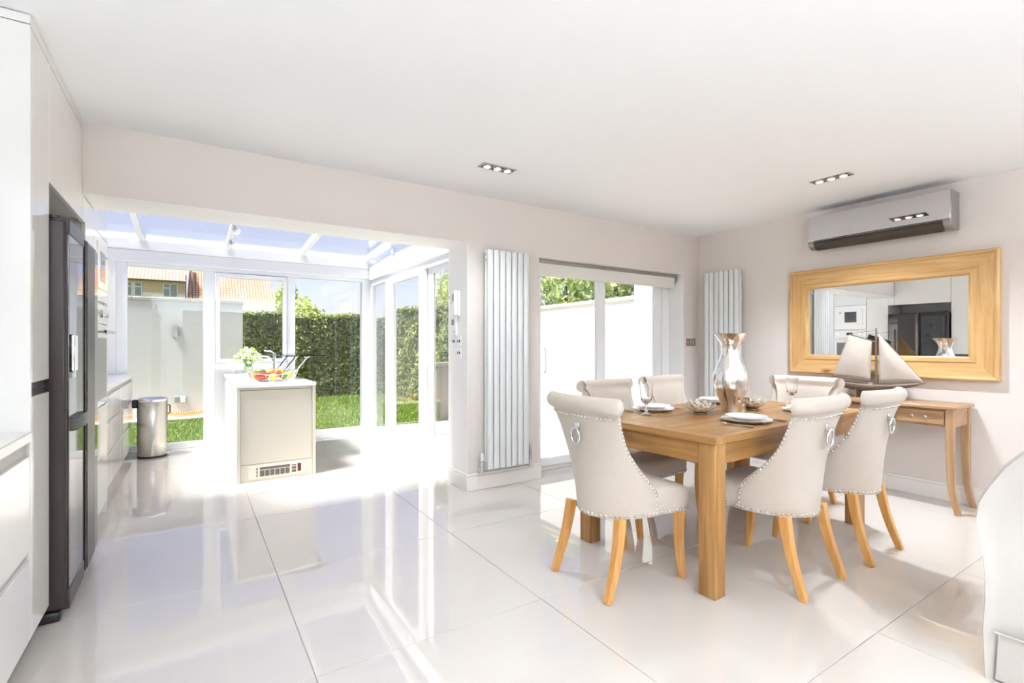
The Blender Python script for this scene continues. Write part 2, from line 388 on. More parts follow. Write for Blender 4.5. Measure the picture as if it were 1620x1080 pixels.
# eaves beams
e = thing('trim_1', 'white boxed eaves beam carrying the glass roof', 'beam', (0.7, YG, 2.16), kind='structure')
build('eaves_beam', B(XL, YG-0.03, 2.16, 2.22, YG+0.10, 2.30), 'upvc', e, bevel=0.012)
build('eaves_beam', B(XL, YG-0.06, 2.30, 2.22, YG+0.12, 2.42), 'upvc', e, bevel=0.012)
build('eaves_beam', B(XS-0.03, YB, 2.13, XS+0.12, YG-0.03, 2.36), 'upvc', e, bevel=0.012)
build('eaves_beam', B(PXI, YB+0.001, 2.09, XS-0.03, YB+0.05, 2.36), 'upvc', e)
# side sliding doors of the extension
d2 = thing('door_2', 'white framed sliding doors on the side of the glass extension', 'door', (XS, 5.6, 0), kind='structure')
x0, x1 = XS, XS+0.08
bars(d2, [(x0, YB, 0, x1, YG, 0.06), (x0, YB, 2.06, x1, YG, 2.13), (x0, 7.0, 0.06, x1, YG, 2.06), (x0, 6.26, 0.06, x1, 6.39, 2.06), (x0, YB, 0.06, x1, YB+0.1, 2.06)])
bars(d2, [(x0-0.02, 6.07, 0.06, x0+0.04, 6.20, 2.08), (x0-0.02, 5.085, 0.06, x0+0.04, 5.20, 2.08), (x0-0.02, 5.20, 0.06, x0+0.04, 6.07, 0.16), (x0-0.02, 5.20, 2.00, x0+0.04, 6.07, 2.08)], name='door_stile')
bars(d2, [(x0+0.045, 4.95, 0.06, x0+0.075, 5.14, 2.06), (x0+0.045, 4.13, 0.06, x0+0.075, 4.95, 0.14), (x0+0.045, 4.13, 2.0, x0+0.075, 4.95, 2.06)], name='fixed_stile')
for (a, b_, c, d, xx) in ((6.39, 7.0, 0.06, 2.06, 0.035), (5.20, 6.07, 0.16, 2.00, 0.008), (4.13, 4.95, 0.14, 2.0, 0.06)):
    build('pane', B(x0+xx, a, c, x0+xx+0.006, b_, d), 'window_glass', d2)
build('track_vent', B(x0-0.034, 4.98, 2.145, x0-0.03, 5.5, 2.175), 'switch_white', d2, bevel=0.001)
# glass roof, slightly falling to the garden
sl = 0.072
rz = lambda y: 2.43+(YG-y)*sl
w3 = thing('window_2', 'lean to glass roof with white rafters over the extension', 'glass roof', (0.7, 5.5, 2.45), kind='structure')
RX = [-1.10, -0.47, 0.38, 1.23, 2.09]
def rafter(x, wdt=0.05):
    b = MB(); b.prism([(YB+0.01, rz(YB)-0.04), (YG+0.08, rz(YG+0.08)-0.04), (YG+0.08, rz(YG+0.08)+0.03), (YB+0.01, rz(YB)+0.03)], 0, x-wdt/2, x+wdt/2)
    build('rafter', b, 'upvc', w3, bevel=0.006)
for x in RX: rafter(x, 0.05)
for i in range(4):
    g = MB(); g.prism([(YB+0.01, rz(YB)+0.004), (YG+0.1, rz(YG+0.1)+0.004), (YG+0.1, rz(YG+0.1)+0.012), (YB+0.01, rz(YB)+0.012)], 0, RX[i]+0.025, RX[i+1]-0.025)
    build('pane', g, 'window_glass', w3)
build('gable_post', B(2.10, 5.96, 2.36, 2.15, 6.02, rz(6)-0.04), 'upvc', w3)
gp = MB().prism([(6.02, 2.365), (6.95, 2.365), (6.95, rz(6.95)-0.045), (6.02, rz(6.02)-0.045)], 0, 2.118, 2.124); build('pane', gp, 'window_glass', w3)
gp = MB().prism([(YB+0.02, 2.365), (5.96, 2.365), (5.96, rz(5.96)-0.045), (YB+0.02, rz(YB)-0.045)], 0, 2.118, 2.124); build('pane', gp, 'window_glass', w3)
# garden doors in the dining wall
d1 = thing('door_1', 'white framed sliding patio doors beside the dining table', 'door', (3.7, YW+0.2, 0), kind='structure')
g0, g1 = YW+0.20, YW+0.27
bars(d1, [(DX0+0.005, g0, 0.0, DX1-0.005, g1, 0.085), (DX0+0.005, g0, 1.95, DX1-0.005, g1, DZ-0.005), (DX0+0.005, g0, 0.085, DX0+0.08, g1, 1.95), (4.60, g0, 0.085, DX1-0.005, g1, 1.95)])
bars(d1, [(3.555, g0-0.03, 0.05, 3.64, g0+0.02, 1.97), (DX0+0.08, g0-0.03, 0.05, DX0+0.15, g0+0.02, 1.97), (DX0+0.15, g0-0.03, 0.05, 3.555, g0+0.02, 0.13), (DX0+0.15, g0-0.03, 1.90, 3.555, g0+0.02, 1.97)], name='door_stile')
bars(d1, [(3.645, g0+0.025, 0.05, 3.72, g0+0.065, 1.97), (4.49, g0+0.025, 0.05, 4.60, g0+0.065, 1.97), (3.72, g0+0.025, 0.05, 4.49, g0+0.065, 0.13), (3.72, g0+0.025, 1.90, 4.49, g0+0.065, 1.97)], name='fixed_stile')
build('pane', B(DX0+0.15, g0-0.01, 0.13, 3.555, g0-0.004, 1.90), 'window_glass', d1)
build('pane', B(3.72, g0+0.042, 0.13, 4.49, g0+0.048, 1.90), 'window_glass', d1)
build('door_handle', MB().tube([(2.86, g0-0.03, 0.95), (2.86, g0-0.06, 0.97), (2.86, g0-0.06, 1.17), (2.86, g0-0.03, 1.19)], 0.009), 'switch_white', d1)

# =================================================================== GARDEN
GZ = -0.07
tag(build('ground', B(-60, YG+0.12, GZ-0.3, 60, 120, GZ).box(XS+0.1, YB, GZ-0.3, 60, YG+0.12, GZ), 'soil'), 'brown green earth under the lawn and beyond the garden', 'ground', kind='structure')
def blades():
    mb = MB()
    for _ in range(52000):
        x = random.uniform(-3.0, 4.4); y = YG+0.13+(12.9-YG)*random.random()**1.35
        if y < 7.5 and x > 2.25: continue
        if y > 10.17 and x < 0.9: continue
        if (x > 3.38 and 7.5 < y < 7.95) or (x > 4.18) or y > 12.9: continue
        h = random.uniform(0.02, 0.05)*(1+0.05*(y-7)); a = random.uniform(0, 2*PI); q = random.uniform(0.005, 0.011)*(1+0.12*(y-7)); dx, dy = math.cos(a)*q, math.sin(a)*q
        mb.quad((x-dx, y-dy, GZ), (x+dx, y+dy, GZ), (x+random.uniform(-.025, .025), y+random.uniform(-.025, .025), GZ+h))
    return mb
tag(build('lawn_grass', blades(), 'grass', smooth=0, fix=False), 'short green lawn grass outside the glazing', 'grass', kind='stuff')
# rendered garden wall with coping stones
gw = thing('garden_wall', 'grey rendered garden wall with stone coping beyond the lawn', 'wall', (-1, 10.8, GZ))
build('wall_face', B(-4.2, 10.72, GZ, 0.83, 10.98, 2.0), 'render_grey', gw)
for i in range(6): build('coping_stone', B(-4.23+i*0.846, 10.70, 2.0, -4.23+i*0.846+0.84, 11.0, 2.065), 'coping', gw, bevel=0.01)
ws = thing('wall_lantern', 'small steel outdoor lantern on the grey garden wall', 'lantern', (-0.2, 10.72, 1.38))
build('lantern_body', MB().prism([(-0.27, 1.36), (-0.20, 1.36), (-0.20, 1.58), (-0.27, 1.55)], 1, 10.685, 10.719), 'brushed_steel', ws); build('mounting_plate', B(-0.235, 10.71, 1.39, -0.15, 10.72, 1.55), 'coping', ws)
ws = thing('outdoor_socket', 'grey weatherproof socket box low on the garden wall', 'socket', (-0.16, 10.72, 0.2))
build('socket_box', B(-0.25, 10.65, 0.19, -0.07, 10.72, 0.31), 'lcd_grey', ws, bevel=0.01); build('socket_cover', B(-0.155, 10.64, 0.20, -0.075, 10.65, 0.30), 'switch_white', ws, bevel=0.004)
hp = []
for i in range(420):
    t = i/420; a = t*2*PI*30; hp.append((-0.62+t*1.0, 10.50+0.035*math.sin(a), GZ+0.085+0.036*math.cos(a)+0.012*math.sin(t*9)))
tag(build('garden_hose', MB().tube(hp, 0.0075, 5), 'orange_hose', smooth=60), 'coiled orange garden hose along the foot of the grey wall', 'hose')
tag(build('wall_kerb', B(-3.0, 10.2, GZ, 0.83, 10.718, GZ+0.035), 'coping', bevel=0.01), 'pale kerb strip under the coiled orange hose', 'kerb')
# hedges
def leaves(n, sampler, size, mb=None):
    mb = mb or MB()
    for _ in range(n):
        p, nn = sampler(); s = size*random.uniform(0.6, 1.4)
        d = (nn+Vector((random.gauss(0, .6), random.gauss(0, .6), random.gauss(0, .6)))).normalized()
        u = d.orthogonal().normalized(); u = (Matrix.Rotation(random.uniform(0, 2*PI), 3, d) @ u); w_ = d.cross(u)
        p = Vector(p)
        mb.quad(p-u*s, p-w_*s*0.45, p+u*s, p+w_*s*0.45)
    return mb
def hedge(label, x0, y0, x1, y1, h, n, group, face):
    t = thing('hedge', label, 'hedge', ((x0+x1)/2, (y0+y1)/2, GZ), group=group)
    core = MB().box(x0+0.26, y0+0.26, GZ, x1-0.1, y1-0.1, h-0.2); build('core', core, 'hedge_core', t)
    def smp():
        top = random.random() < 0.22
        x = random.uniform(x0, x1); y = random.uniform(y0, y1); z = GZ+random.random()*(h-GZ)
        bumpy = 0.10*math.sin(3.1*x+1.7*y)+0.06*math.sin(7*x+2*z)+0.05*math.sin(5*z+6*y)
        if top: return (x, y, h+0.5*bumpy-0.03*random.random()), Vector((0, 0, 1))
        if face == 'y': return (x, y0+0.06+bumpy*0.6+abs(random.gauss(0, .09)), z), Vector((0, -1, 0.2))
        return (x0+0.06+bumpy*0.6+abs(random.gauss(0, .09)), y, z), Vector((-1, 0, 0.2))
    o = build('leaves', leaves(n, smp, 0.05), 'hedge_leaf', t, smooth=0, fix=False); o['kind'] = 'stuff'
hedge('dark clipped hedge across the far end of the lawn', 0.90, 12.95, 5.0, 13.7, 1.95, 23000, 'clipped hedges', 'y')
hedge('clipped hedge along the right side of the lawn beside the patio', 4.30, 8.05, 4.98, 12.75, 2.05, 19000, 'clipped hedges', 'x')
def bush(name, label, cat, c, rad, n, size, m='tree_leaf', trunk=True, group=None):
    t = thing(name, label, cat, (c[0], c[1], GZ), group=group)
    def smp():
        d = Vector((random.gauss(0, 1), random.gauss(0, 1), random.gauss(0, 1))).normalized(); r = random.uniform(0.62, 1.0)
        k = 1+0.18*math.sin(5*d.x+3*d.z)+0.12*math.sin(9*d.y+4*d.x)
        return (c[0]+d.x*rad[0]*r*k, c[1]+d.y*rad[1]*r*k, c[2]+d.z*rad[2]*r*k), d
    o = build('crown', leaves(n, smp, size), m, t, smooth=0, fix=False); o['kind'] = 'stuff'
    if trunk: build('trunk', MB().tube([(c[0], c[1], GZ-0.05), (c[0]+0.05, c[1], c[2]*0.5), (c[0], c[1], c[2])], [0.09, 0.07, 0.03], 7), 'bark', t)
bush('tree', 'lime green tree beside the far tiled roof', 'tree', (3.1, 20.5, 2.9), (0.38, 0.5, 0.85), 1300, 0.10, 'lime_leaf', group='trees beyond the garden')
bush('tree', 'lime green bush rising over the hedge behind the centre mullion', 'tree', (2.75, 15.0, 1.9), (0.55, 0.5, 0.62), 1300, 0.07, 'lime_leaf', group='trees beyond the garden')
bush('tree', 'yellow green tree over the side hedge next to the pier', 'tree', (6.4, 12.2, 2.7), (0.9, 1.0, 1.0), 1700, 0.08, 'lime_leaf', group='trees beyond the garden')
for i, (x, y, z, r, lab) in enumerate([(6.3, 9.75, 2.35, 0.66, 'leafy bush over the patio wall at the left of the doors'), (6.6, 8.1, 2.45, 0.7, 'leafy bush over the patio wall left of the door mullion'), (6.5, 6.55, 2.45, 0.58, 'leafy bush over the patio wall right of the door mullion'), (9.0, 10.5, 3.0, 1.7, 'larger pale tree further back over the patio wall')]):
    bush('shrub', lab, 'shrub', (x, y, z), (r, r, r*0.75), 900, 0.075, 'tree_leaf' if i != 3 else 'lime_leaf', group='greenery over the patio wall')
# patio: pavers, boundary wall, taller wall, low wall
pt = tag(build('patio', B(XS+0.13, YB, GZ-0.05, 5.06, 7.48, GZ+0.02), 'grout'), 'pale paved patio outside the sliding doors', 'patio', kind='structure')
pv = None
for i in range(5):
    for j in range(6):
        if pv is None: pv = build('paving_slab', B(-0.272, -0.282, -0.02, 0.272, 0.282, 0.022), 'paver', None, bevel=0.004, seg=1); pv.parent = pt; o = pv
        else: o = pv.copy(); COL.objects.link(o)
        o.location = (XS+0.13+0.278+i*0.556, YB+0.288+j*0.575, GZ+0.02)
pw = thing('patio_wall', 'white rendered boundary wall with stone coping outside the dining doors', 'wall', (5.15, 7.5, GZ))
build('wall_face', B(5.10, 4.75, GZ, 5.28, 14.0, 1.84), 'render_white', pw)
for i in range(11): build('coping_stone', B(5.07, 4.75+i*0.842, 1.84, 5.31, 4.75+i*0.842+0.838, 1.90), 'coping', pw, bevel=0.008)
tag(build('wall_outer', B(5.06, YB, GZ, 5.5, 4.745, 4.5), 'render_white'), 'tall white rendered house wall right outside the dining doors', 'wall', kind='structure')
lw = thing('low_wall', 'low buff garden wall between patio and side hedge', 'wall', (4.2, 7.75, GZ))
build('wall_face', B(3.45, 7.62, GZ, 5.02, 7.86, 0.86), 'low_wall', lw); build('coping_stone', B(3.42, 7.58, 0.86, 5.03, 7.90, 0.93), 'low_wall', lw, bevel=0.01)
# neighbouring house
hs = thing('house', 'neighbouring house with tiled roof and upstairs windows over the garden wall', 'house', (-2, 56, GZ))
build('wall', B(-9, 55, GZ, -0.45, 59, 7.0), 'house_white', hs)
build('brick_panel', B(-3.62, 54.95, 5.99, -2.17, 55.0, 6.85), 'house_brick', hs); build('brick_panel', B(-1.02, 54.95, 5.99, -0.5, 55.0, 6.85), 'house_brick', hs); build('brick_panel', B(-6.2, 54.95, 5.99, -4.8, 55.0, 6.85), 'house_brick', hs)
for (a, b_) in ((-4.75, -4.40), (-4.16, -3.71), (-2.08, -1.64), (-1.56, -1.07)):
    wd = build('window', B(a-0.05, 54.9, 5.55, b_+0.05, 55.0, 6.86), 'house_white', hs)
    if b_-a < 0.46: 
        build('pane', B(a+0.02, 54.88, 5.66, b_-0.02, 54.92, 6.38), 'house_pane', wd); build('pane', B(a+0.02, 54.88, 6.48, b_-0.02, 54.92, 6.76), 'house_pane', wd)
    else: build('pane', B(a+0.02, 54.88, 5.66, b_-0.02, 54.92, 6.76), 'house_pane', wd)
build('downpipe', MB().cyl((-0.40, 54.7, 5.0), (-0.40, 54.7, 7.7), 0.05, n=8), 'pipe_dark', hs)
build('gutter', MB().tube([(-9, 54.55, 7.0), (-0.45, 54.55, 7.0)], 0.07, 8), 'pipe_dark', hs)
def roof(name, p):
    o = build(name, MB().quad(*p), 'roof_tile', hs, smooth=0, fix=False, solid=0.12)
    uv = o.data.uv_layers.new(name='UVMap'); a, b_, c = Vector(p[0]), Vector(p[1]), Vector(p[3]); ex = (b_-a).normalized(); ey = ((c-a)-ex*(c-a).dot(ex)).normalized()
    for l in o.data.loops:
        q = Vector(p[l.vertex_index])-a; uv.data[l.index].uv = (q.dot(ex), q.dot(ey))
roof('roof_slope', [(-10, 54.5, 7.05), (-0.4, 54.5, 7.05), (0.1, 58.0, 9.15), (-10, 58.0, 10.2)])
roof('catslide_roof', [(-0.42, 54.9, 4.4), (7.4, 54.9, 4.4), (7.1, 58.4, 8.15), (-0.1, 58.4, 8.75)])
build('verge_board', MB().tube([(0.12, 54.75, 5.0), (0.12, 56.5, 8.0), (0.0, 57.4, 8.6)], 0.07, 6), 'pipe_dark', hs)
build('gable_wall', B(-0.4, 58.5, GZ, 7.0, 60, 6.0), 'house_brick', hs)

# =================================================================== KITCHEN LEFT
def cab_front(root, y0, y1, z0, z1, name='door', m='gloss_white', x=XF):
    return build(name, B(x-0.02, y0+0.0015, z0, x, y1-0.0015, z1), m, root, bevel=0.002)
# near base units with channel grooves
ypos = [-1.3, -0.35, 0.6, 1.55, 2.585]
dl = ['white gloss drawer unit under the worktop behind the camera', 'white gloss drawer unit level with the camera', 'second white gloss drawer unit from the tall unit', 'white gloss drawer unit meeting the tall unit beside the fridge']
for i in range(4):
    y0, y1 = ypos[i], ypos[i+1]
    t = thing('drawer_unit', dl[i], 'cabinet', (XL+0.3, (y0+y1)/2, 0), group='near drawer units')
    build('carcass', B(XL+0.005, y0+0.002, 0.09, XF-0.022, y1-0.002, 0.85), 'gloss_white', t)
    cab_front(t, y0, y1, 0.095, 0.405, 'drawer_front'); cab_front(t, y0, y1, 0.435, 0.80, 'drawer_front')
    build('grip_channel', B(XF-0.021, y0+0.002, 0.405, XF-0.012, y1-0.002, 0.435), 'groove_grey', t); build('grip_channel', B(XF-0.021, y0+0.002, 0.80, XF-0.012, y1-0.002, 0.85), 'groove_grey', t)
    build('plinth', B(XL+0.005, y0+0.002, 0.001, XF-0.05, y1-0.002, 0.09), 'plinth_grey', t)
tag(build('worktop', B(XL+0.005, -1.3, 0.851, XF+0.004, 2.585, 0.89), 'worktop_white', bevel=0.003), 'white worktop over the drawers nearest the camera', 'worktop')
# tall unit beside fridge
t = thing('tall_cabinet', 'narrow white gloss tall unit with side panel left of the fridge', 'cabinet', (-0.8, 2.74, 0))
build('carcass', B(XL+0.005, 2.61, 0.09, XF-0.022, 2.885, ZC-0.004), 'gloss_white', t)
build('side_panel', B(XL+0.005, 2.59, 0.095, XF, 2.609, 2.445), 'gloss_white', t, bevel=0.0015); build('side_panel', B(XL+0.005, 2.59, 2.449, XF, 2.609, ZC-0.004), 'gloss_white', t, bevel=0.0015)
cab_front(t, 2.61, 2.888, 0.095, 1.02); cab_front(t, 2.61, 2.888, 1.075, 2.44)
build('grip_channel', B(XF-0.021, 2.611, 1.02, XF-0.012, 2.887, 1.075), 'black_plastic', t); build('grip_strip', B(XF-0.018, 2.611, 1.045, XF-0.006, 2.887, 1.05), 'chrome', t)
build('plinth', B(XL+0.005, 2.61, 0.001, XF-0.06, 2.885, 0.09), 'plinth_grey', t)
# bridging unit
t = thing('bridging_cabinet', 'white gloss cupboard bridging over the black fridge', 'cabinet', (-0.8, 3.3, 1.95))
build('carcass', B(XL+0.005, 2.89, 1.95, XF-0.022, 3.668, ZC-0.004).box(XL+0.005, 3.668, 1.95, XF-0.022, 3.76, BZ-0.006), 'gloss_white', t)
cab_front(t, 2.89, 3.668, 1.93, 2.44); build('top_filler', B(XF-0.02, 2.61, 2.445, XF, 3.668, ZC-0.004), 'gloss_white', t)
build('end_stile', B(XF-0.02, 3.672, 1.93, XF, 3.76, BZ-0.006), 'gloss_white', t)
# fridge
FX = -0.462
t = thing('refrigerator', 'black gloss two door fridge freezer standing in the white units', 'refrigerator', (-0.8, 3.34, 0))
build('cabinet_body', B(XL+0.02, 2.91, 0.05, -0.56, 3.75, 1.76), 'fridge_edge', t, bevel=0.006)
d = build('freezer_door', B(-0.552, 2.907, 0.055, FX, 3.285, 1.775), 'fridge_edge', t, bevel=0.012)
build('door_face', B(FX-0.001, 2.93, 0.07, FX+0.006, 3.262, 1.755), 'fridge_black', d, bevel=0.002)
build('top_trim', B(FX-0.05, 2.915, 1.715, FX+0.010, 3.28, 1.783), 'black_plastic', d, bevel=0.005); build('bottom_trim', B(FX-0.05, 2.915, 0.05, FX+0.010, 3.28, 0.135), 'fridge_edge', d, bevel=0.005)
build('dispenser_ledge', MB().prism([(FX, 2.96), (FX+0.028, 3.0), (FX+0.028, 3.25), (FX, 3.26)], 2, 0.83, 0.89), 'black_plastic', d, bevel=0.004)
build('dispenser_panel', B(FX+0.005, 2.96, 1.10, FX+0.022, 3.03, 1.27), 'chrome', d, bevel=0.006)
build('dispenser_lever', B(FX+0.005, 2.985, 1.07, FX+0.016, 3.02, 1.10), 'switch_white', d, bevel=0.002)
# fridge door slightly ajar: hinge at far edge
ang = R(0.6); hinge = Vector((-0.552, 3.748, 0)); M = Matrix.Translation(hinge) @ Matrix.Rotation(ang, 4, 'Z') @ Matrix.Translation(-hinge)
d = build('fridge_door', B(-0.552, 3.292, 0.055, FX, 3.748, 1.775).xf(M), 'fridge_edge', t, bevel=0.012)
build('door_face', B(FX-0.001, 3.31, 0.07, FX+0.006, 3.735, 1.755).xf(M), 'fridge_black', d, bevel=0.002)
build('edge_trim', B(FX+0.004, 3.345, 0.07, FX+0.009, 3.60, 1.755).xf(M), 'fridge_edge', d, bevel=0.001)
build('door_gasket', B(-0.556, 3.31, 0.08, -0.551, 3.73, 1.75).xf(M), 'black_plastic', d)
build('foot_cover', B(-0.62, 2.915, 0.0, FX-0.02, 3.74, 0.048), 'black_plastic', t, bevel=0.012)
build('hinge_cap', MB().cyl((-0.51, 2.95, 1.775), (-0.51, 2.95, 1.795), 0.025), 'fridge_edge', t)
# filler tall unit and oven tower
t = thing('tall_cabinet', 'white gloss tall unit between the fridge and the ovens', 'cabinet', (-0.8, 3.93, 0))
build('carcass', B(XL+0.005, 3.765, 0.09, XF-0.022, 4.098, BZ-0.006), 'gloss_white', t); cab_front(t, 3.762, 4.10, 0.095, BZ-0.008); build('plinth', B(XL+0.005, 3.765, 0.001, XF-0.05, 4.098, 0.09), 'gloss_white', t)
t = thing('oven_cabinet', 'white tall unit housing the built in oven and microwave', 'cabinet', (-0.8, 4.4, 0))
oc = MB(); oc.box(XL+0.005, 4.102, 0.09, XF-0.022, 4.12, 2.3); oc.box(XL+0.005, 4.63, 0.09, XF-0.022, 4.648, 2.3); oc.box(XL+0.005, 4.12, 0.09, XL+0.03, 4.63, 2.3); oc.box(XL+0.03, 4.12, 2.28, XF-0.022, 4.63, 2.3); oc.box(XL+0.03, 4.12, 0.09, XF-0.022, 4.63, 0.11); oc.box(XL+0.03, 4.12, 0.80, XF-0.022, 4.63, 0.82)
oc.box(XL+0.03, 4.12, 1.50, XF-0.022, 4.63, 1.52)
build('carcass', oc, 'gloss_white', t); cab_front(t, 4.102, 4.648, 0.095, 0.80); cab_front(t, 4.102, 4.648, 1.97, 2.3); build('plinth', B(XL+0.005, 4.102, 0.001, XF-0.05, 4.648, 0.09), 'gloss_white', t)
build('side_panel', B(XL+0.005, 4.65, 0.0, XF, 4.668, 2.3), 'gloss_white', t)
o_ = thing('built_in_oven', 'white built in oven with glass door and bar handle', 'oven', (-0.8, 4.38, 0.822))
build('oven_body', B(-1.05, 4.125, 0.825, XF-0.02, 4.625, 1.495), 'oven_white', o_); build('control_panel', B(XF-0.02, 4.106, 1.37, XF, 4.644, 1.498), 'oven_white', o_, bevel=0.003)
dd = build('oven_door', B(XF-0.02, 4.106, 0.806, XF, 4.644, 1.365), 'oven_white', o_, bevel=0.003); build('door_glass', B(XF-0.001, 4.15, 0.85, XF+0.004, 4.60, 1.27), 'oven_glass', dd)
hb = MB().cyl((XF+0.045, 4.15, 1.31), (XF+0.045, 4.60, 1.31), 0.011); hb.cyl((XF-0.001, 4.18, 1.31), (XF+0.045, 4.18, 1.31), 0.009); hb.cyl((XF-0.001, 4.57, 1.31), (XF+0.045, 4.57, 1.31), 0.009); build('handle', hb, 'chrome', dd)
build('clock_display', B(XF-0.001, 4.33, 1.41, XF+0.003, 4.43, 1.46), 'black_plastic', o_)
for yy in (4.2, 4.56): build('knob', MB().cyl((XF-0.001, yy, 1.435), (XF+0.02, yy, 1.435), 0.018), 'chrome', o_)
o_ = thing('microwave', 'white built in microwave above the oven', 'microwave', (-0.8, 4.38, 1.522))
build('body', B(-1.0, 4.125, 1.525, XF-0.02, 4.625, 1.94), 'oven_white', o_); build('front_panel', B(XF-0.02, 4.106, 1.522, XF, 4.644, 1.965), 'oven_white', o_, bevel=0.003)
build('door_frame', B(XF-0.001, 4.16, 1.60, XF+0.010, 4.60, 1.90), 'oven_white', o_, bevel=0.003); build('window', B(XF+0.009, 4.26, 1.65, XF+0.012, 4.46, 1.85), 'oven_glass', o_); build('badge', B(XF+0.009, 4.52, 1.83, XF+0.012, 4.55, 1.845), 'red_lens', o_)
# far base units under the end of the extension
bx = -0.55
ypos = [4.67, 5.25, 5.85, 6.45, 7.0]
fl_ = ['white gloss drawer unit next to the oven tower', 'second white gloss drawer unit past the oven tower', 'third white gloss drawer unit past the oven tower', 'white gloss drawer unit against the end glazing behind the bin']
for i in range(4):
    y0, y1 = ypos[i], ypos[i+1]
    t = thing('base_unit', fl_[i], 'cabinet', (-0.85, (y0+y1)/2, 0), group='far drawer units')
    build('carcass', B(XL+0.005, y0+0.002, 0.09, bx-0.022, y1-0.002, 0.86), 'gloss_white', t)
    for (a, b_) in ((0.095, 0.35), (0.38, 0.60), (0.63, 0.82)):
        cab_front(t, y0, y1, a, b_, 'drawer_front', x=bx); build('grip_channel', B(bx-0.021, y0+0.002, b_, bx-0.012, y1-0.002, b_+0.03), 'groove_grey', t)
    build('plinth', B(XL+0.005, y0+0.002, 0.001, bx-0.05, y1-0.002, 0.09), 'gloss_white', t)
tag(build('worktop', B(XL+0.005, 4.67, 0.861, bx+0.006, 7.005, 0.90), 'worktop_white', bevel=0.003), 'white worktop running from the ovens to the end glazing', 'worktop')

# =================================================================== ISLAND
IX0, IX1, IY0, IY1 = 0.338, 0.995, 4.96, 6.95
t = thing('kitchen_island', 'cream and white kitchen island with plinth heater grille', 'island', (0.66, 5.95, 0))
build('end_post', B(IX0, IY0, 0, IX0+0.028, IY0+0.60, 0.84), 'gloss_cream', t, bevel=0.002); build('end_post', B(IX1-0.028, IY0, 0, IX1, IY0+0.60, 0.84), 'gloss_cream', t, bevel=0.002)
build('end_panel', B(IX0+0.030, IY0+0.014, 0.155, IX1-0.030, IY0+0.034, 0.815), 'gloss_cream', t, bevel=0.002)
build('top_rail', B(IX0+0.03, IY0+0.022, 0.818, IX1-0.03, IY0+0.05, 0.84), 'gloss_cream', t)
build('carcass', B(IX0+0.029, IY0+0.05, 0.09, IX1-0.029, IY1, 0.84), 'gloss_white', t)
build('plinth_panel', B(IX0+0.030, IY0+0.010, 0.001, IX1-0.030, IY0+0.03, 0.152), 'gloss_cream', t)
for i, (a, b_) in enumerate(((5.57, 6.03), (6.03, 6.49), (6.49, 6.95))):
    dd = build('door', B(IX0+0.006, a+0.002, 0.12, IX0+0.028, b_-0.002, 0.835), 'gloss_white', t, bevel=0.002)
build('side_plinth', B(IX0+0.02, 5.57, 0.001, IX0+0.029, IY1, 0.115), 'gloss_white', t)
build('side_label', B(IX0-0.001, 5.10, 0.66, IX0+0.001, 5.20, 0.75), 'switch_white', t)
gr = build('heater_grille', B(0.425, IY0+0.004, 0.022, 0.905, IY0+0.012, 0.138), 'grille_pale', t, bevel=0.002)
yy0, yy1 = IY0+0.002, IY0+0.006
build('vent_strip', B(0.52, yy0, 0.100, 0.77, yy1, 0.122), 'grille_dark', gr)
for k in range(6): build('vent_slot', B(0.52+k*0.042, yy0, 0.04, 0.52+k*0.042+0.036, yy1, 0.094), 'grille_dark', gr)
for k in range(3): build('vent_slot', B(0.492, yy0, 0.04+k*0.03, 0.502, yy1, 0.062+k*0.03), 'grille_dark', gr)
build('heater_switch', B(0.835, yy0-0.002, 0.048, 0.865, yy1, 0.122), 'red_lens', gr, bevel=0.002)
build('vent_slot', B(0.785, yy0, 0.105, 0.822, yy1, 0.114), 'black_plastic', gr); build('vent_slot', B(0.785, yy0, 0.074, 0.822, yy1, 0.096), 'grille_dark', gr); build('vent_slot', B(0.785, yy0, 0.045, 0.822, yy1, 0.067), 'grille_dark', gr)
for (a, c) in ((0.435, 0.125), (0.435, 0.035), (0.893, 0.125), (0.893, 0.035)): build('screw', MB().cyl((a, yy0, c), (a, yy1+0.001, c), 0.004, n=8), 'nickel', gr)
tag(build('worktop', B(IX0-0.004, IY0-0.004, 0.841, IX1+0.004, IY1, 0.872), 'worktop_white', bevel=0.003), 'white worktop on top of the kitchen island', 'worktop')
ZT = 0.873
t = thing('breakfast_bar', 'raised glass breakfast bar on slanted chrome brackets at the island', 'glass shelf', (0.95, 6.2, ZT))
build('glass_shelf', B(0.80, 5.45, 1.105, 1.20, 6.90, 1.117), 'bar_glass', t, bevel=0.002)
for y in (5.62, 6.2, 6.74):
    b = MB()
    for q in (-0.02, 0.02): b.tube([(0.86, y+q, ZT), (0.885, y+q, 0.90), (1.03, y+q, 1.09), (1.06, y+q, 1.104)], 0.011, 8)
    b.box(0.83, y-0.03, ZT, 0.89, y+0.03, ZT+0.006); b.box(1.01, y-0.03, 1.098, 1.09, y+0.03, 1.104)
    build('bracket', b, 'chrome', t)
t = thing('kitchen_tap', 'chrome mixer tap with swan spout on the island', 'tap', (0.765, 5.95, ZT))
build('body', MB().cyl((0.765, 5.95, ZT), (0.765, 5.95, 1.13), 0.016), 'chrome', t); build('base', MB().cyl((0.765, 5.95, ZT), (0.765, 5.95, ZT+0.02), 0.028), 'chrome', t)
build('spout', MB().tube([(0.765, 5.95, 1.02), (0.735, 5.95, 1.07), (0.70, 5.95, 1.10), (0.60, 5.95, 1.11), (0.55, 5.95, 1.10), (0.54, 5.95, 1.08)], 0.011), 'chrome', t)
build('lever', MB().tube([(0.765, 5.95, 1.13), (0.73, 5.94, 1.155), (0.66, 5.92, 1.165)], 0.008), 'chrome', t)
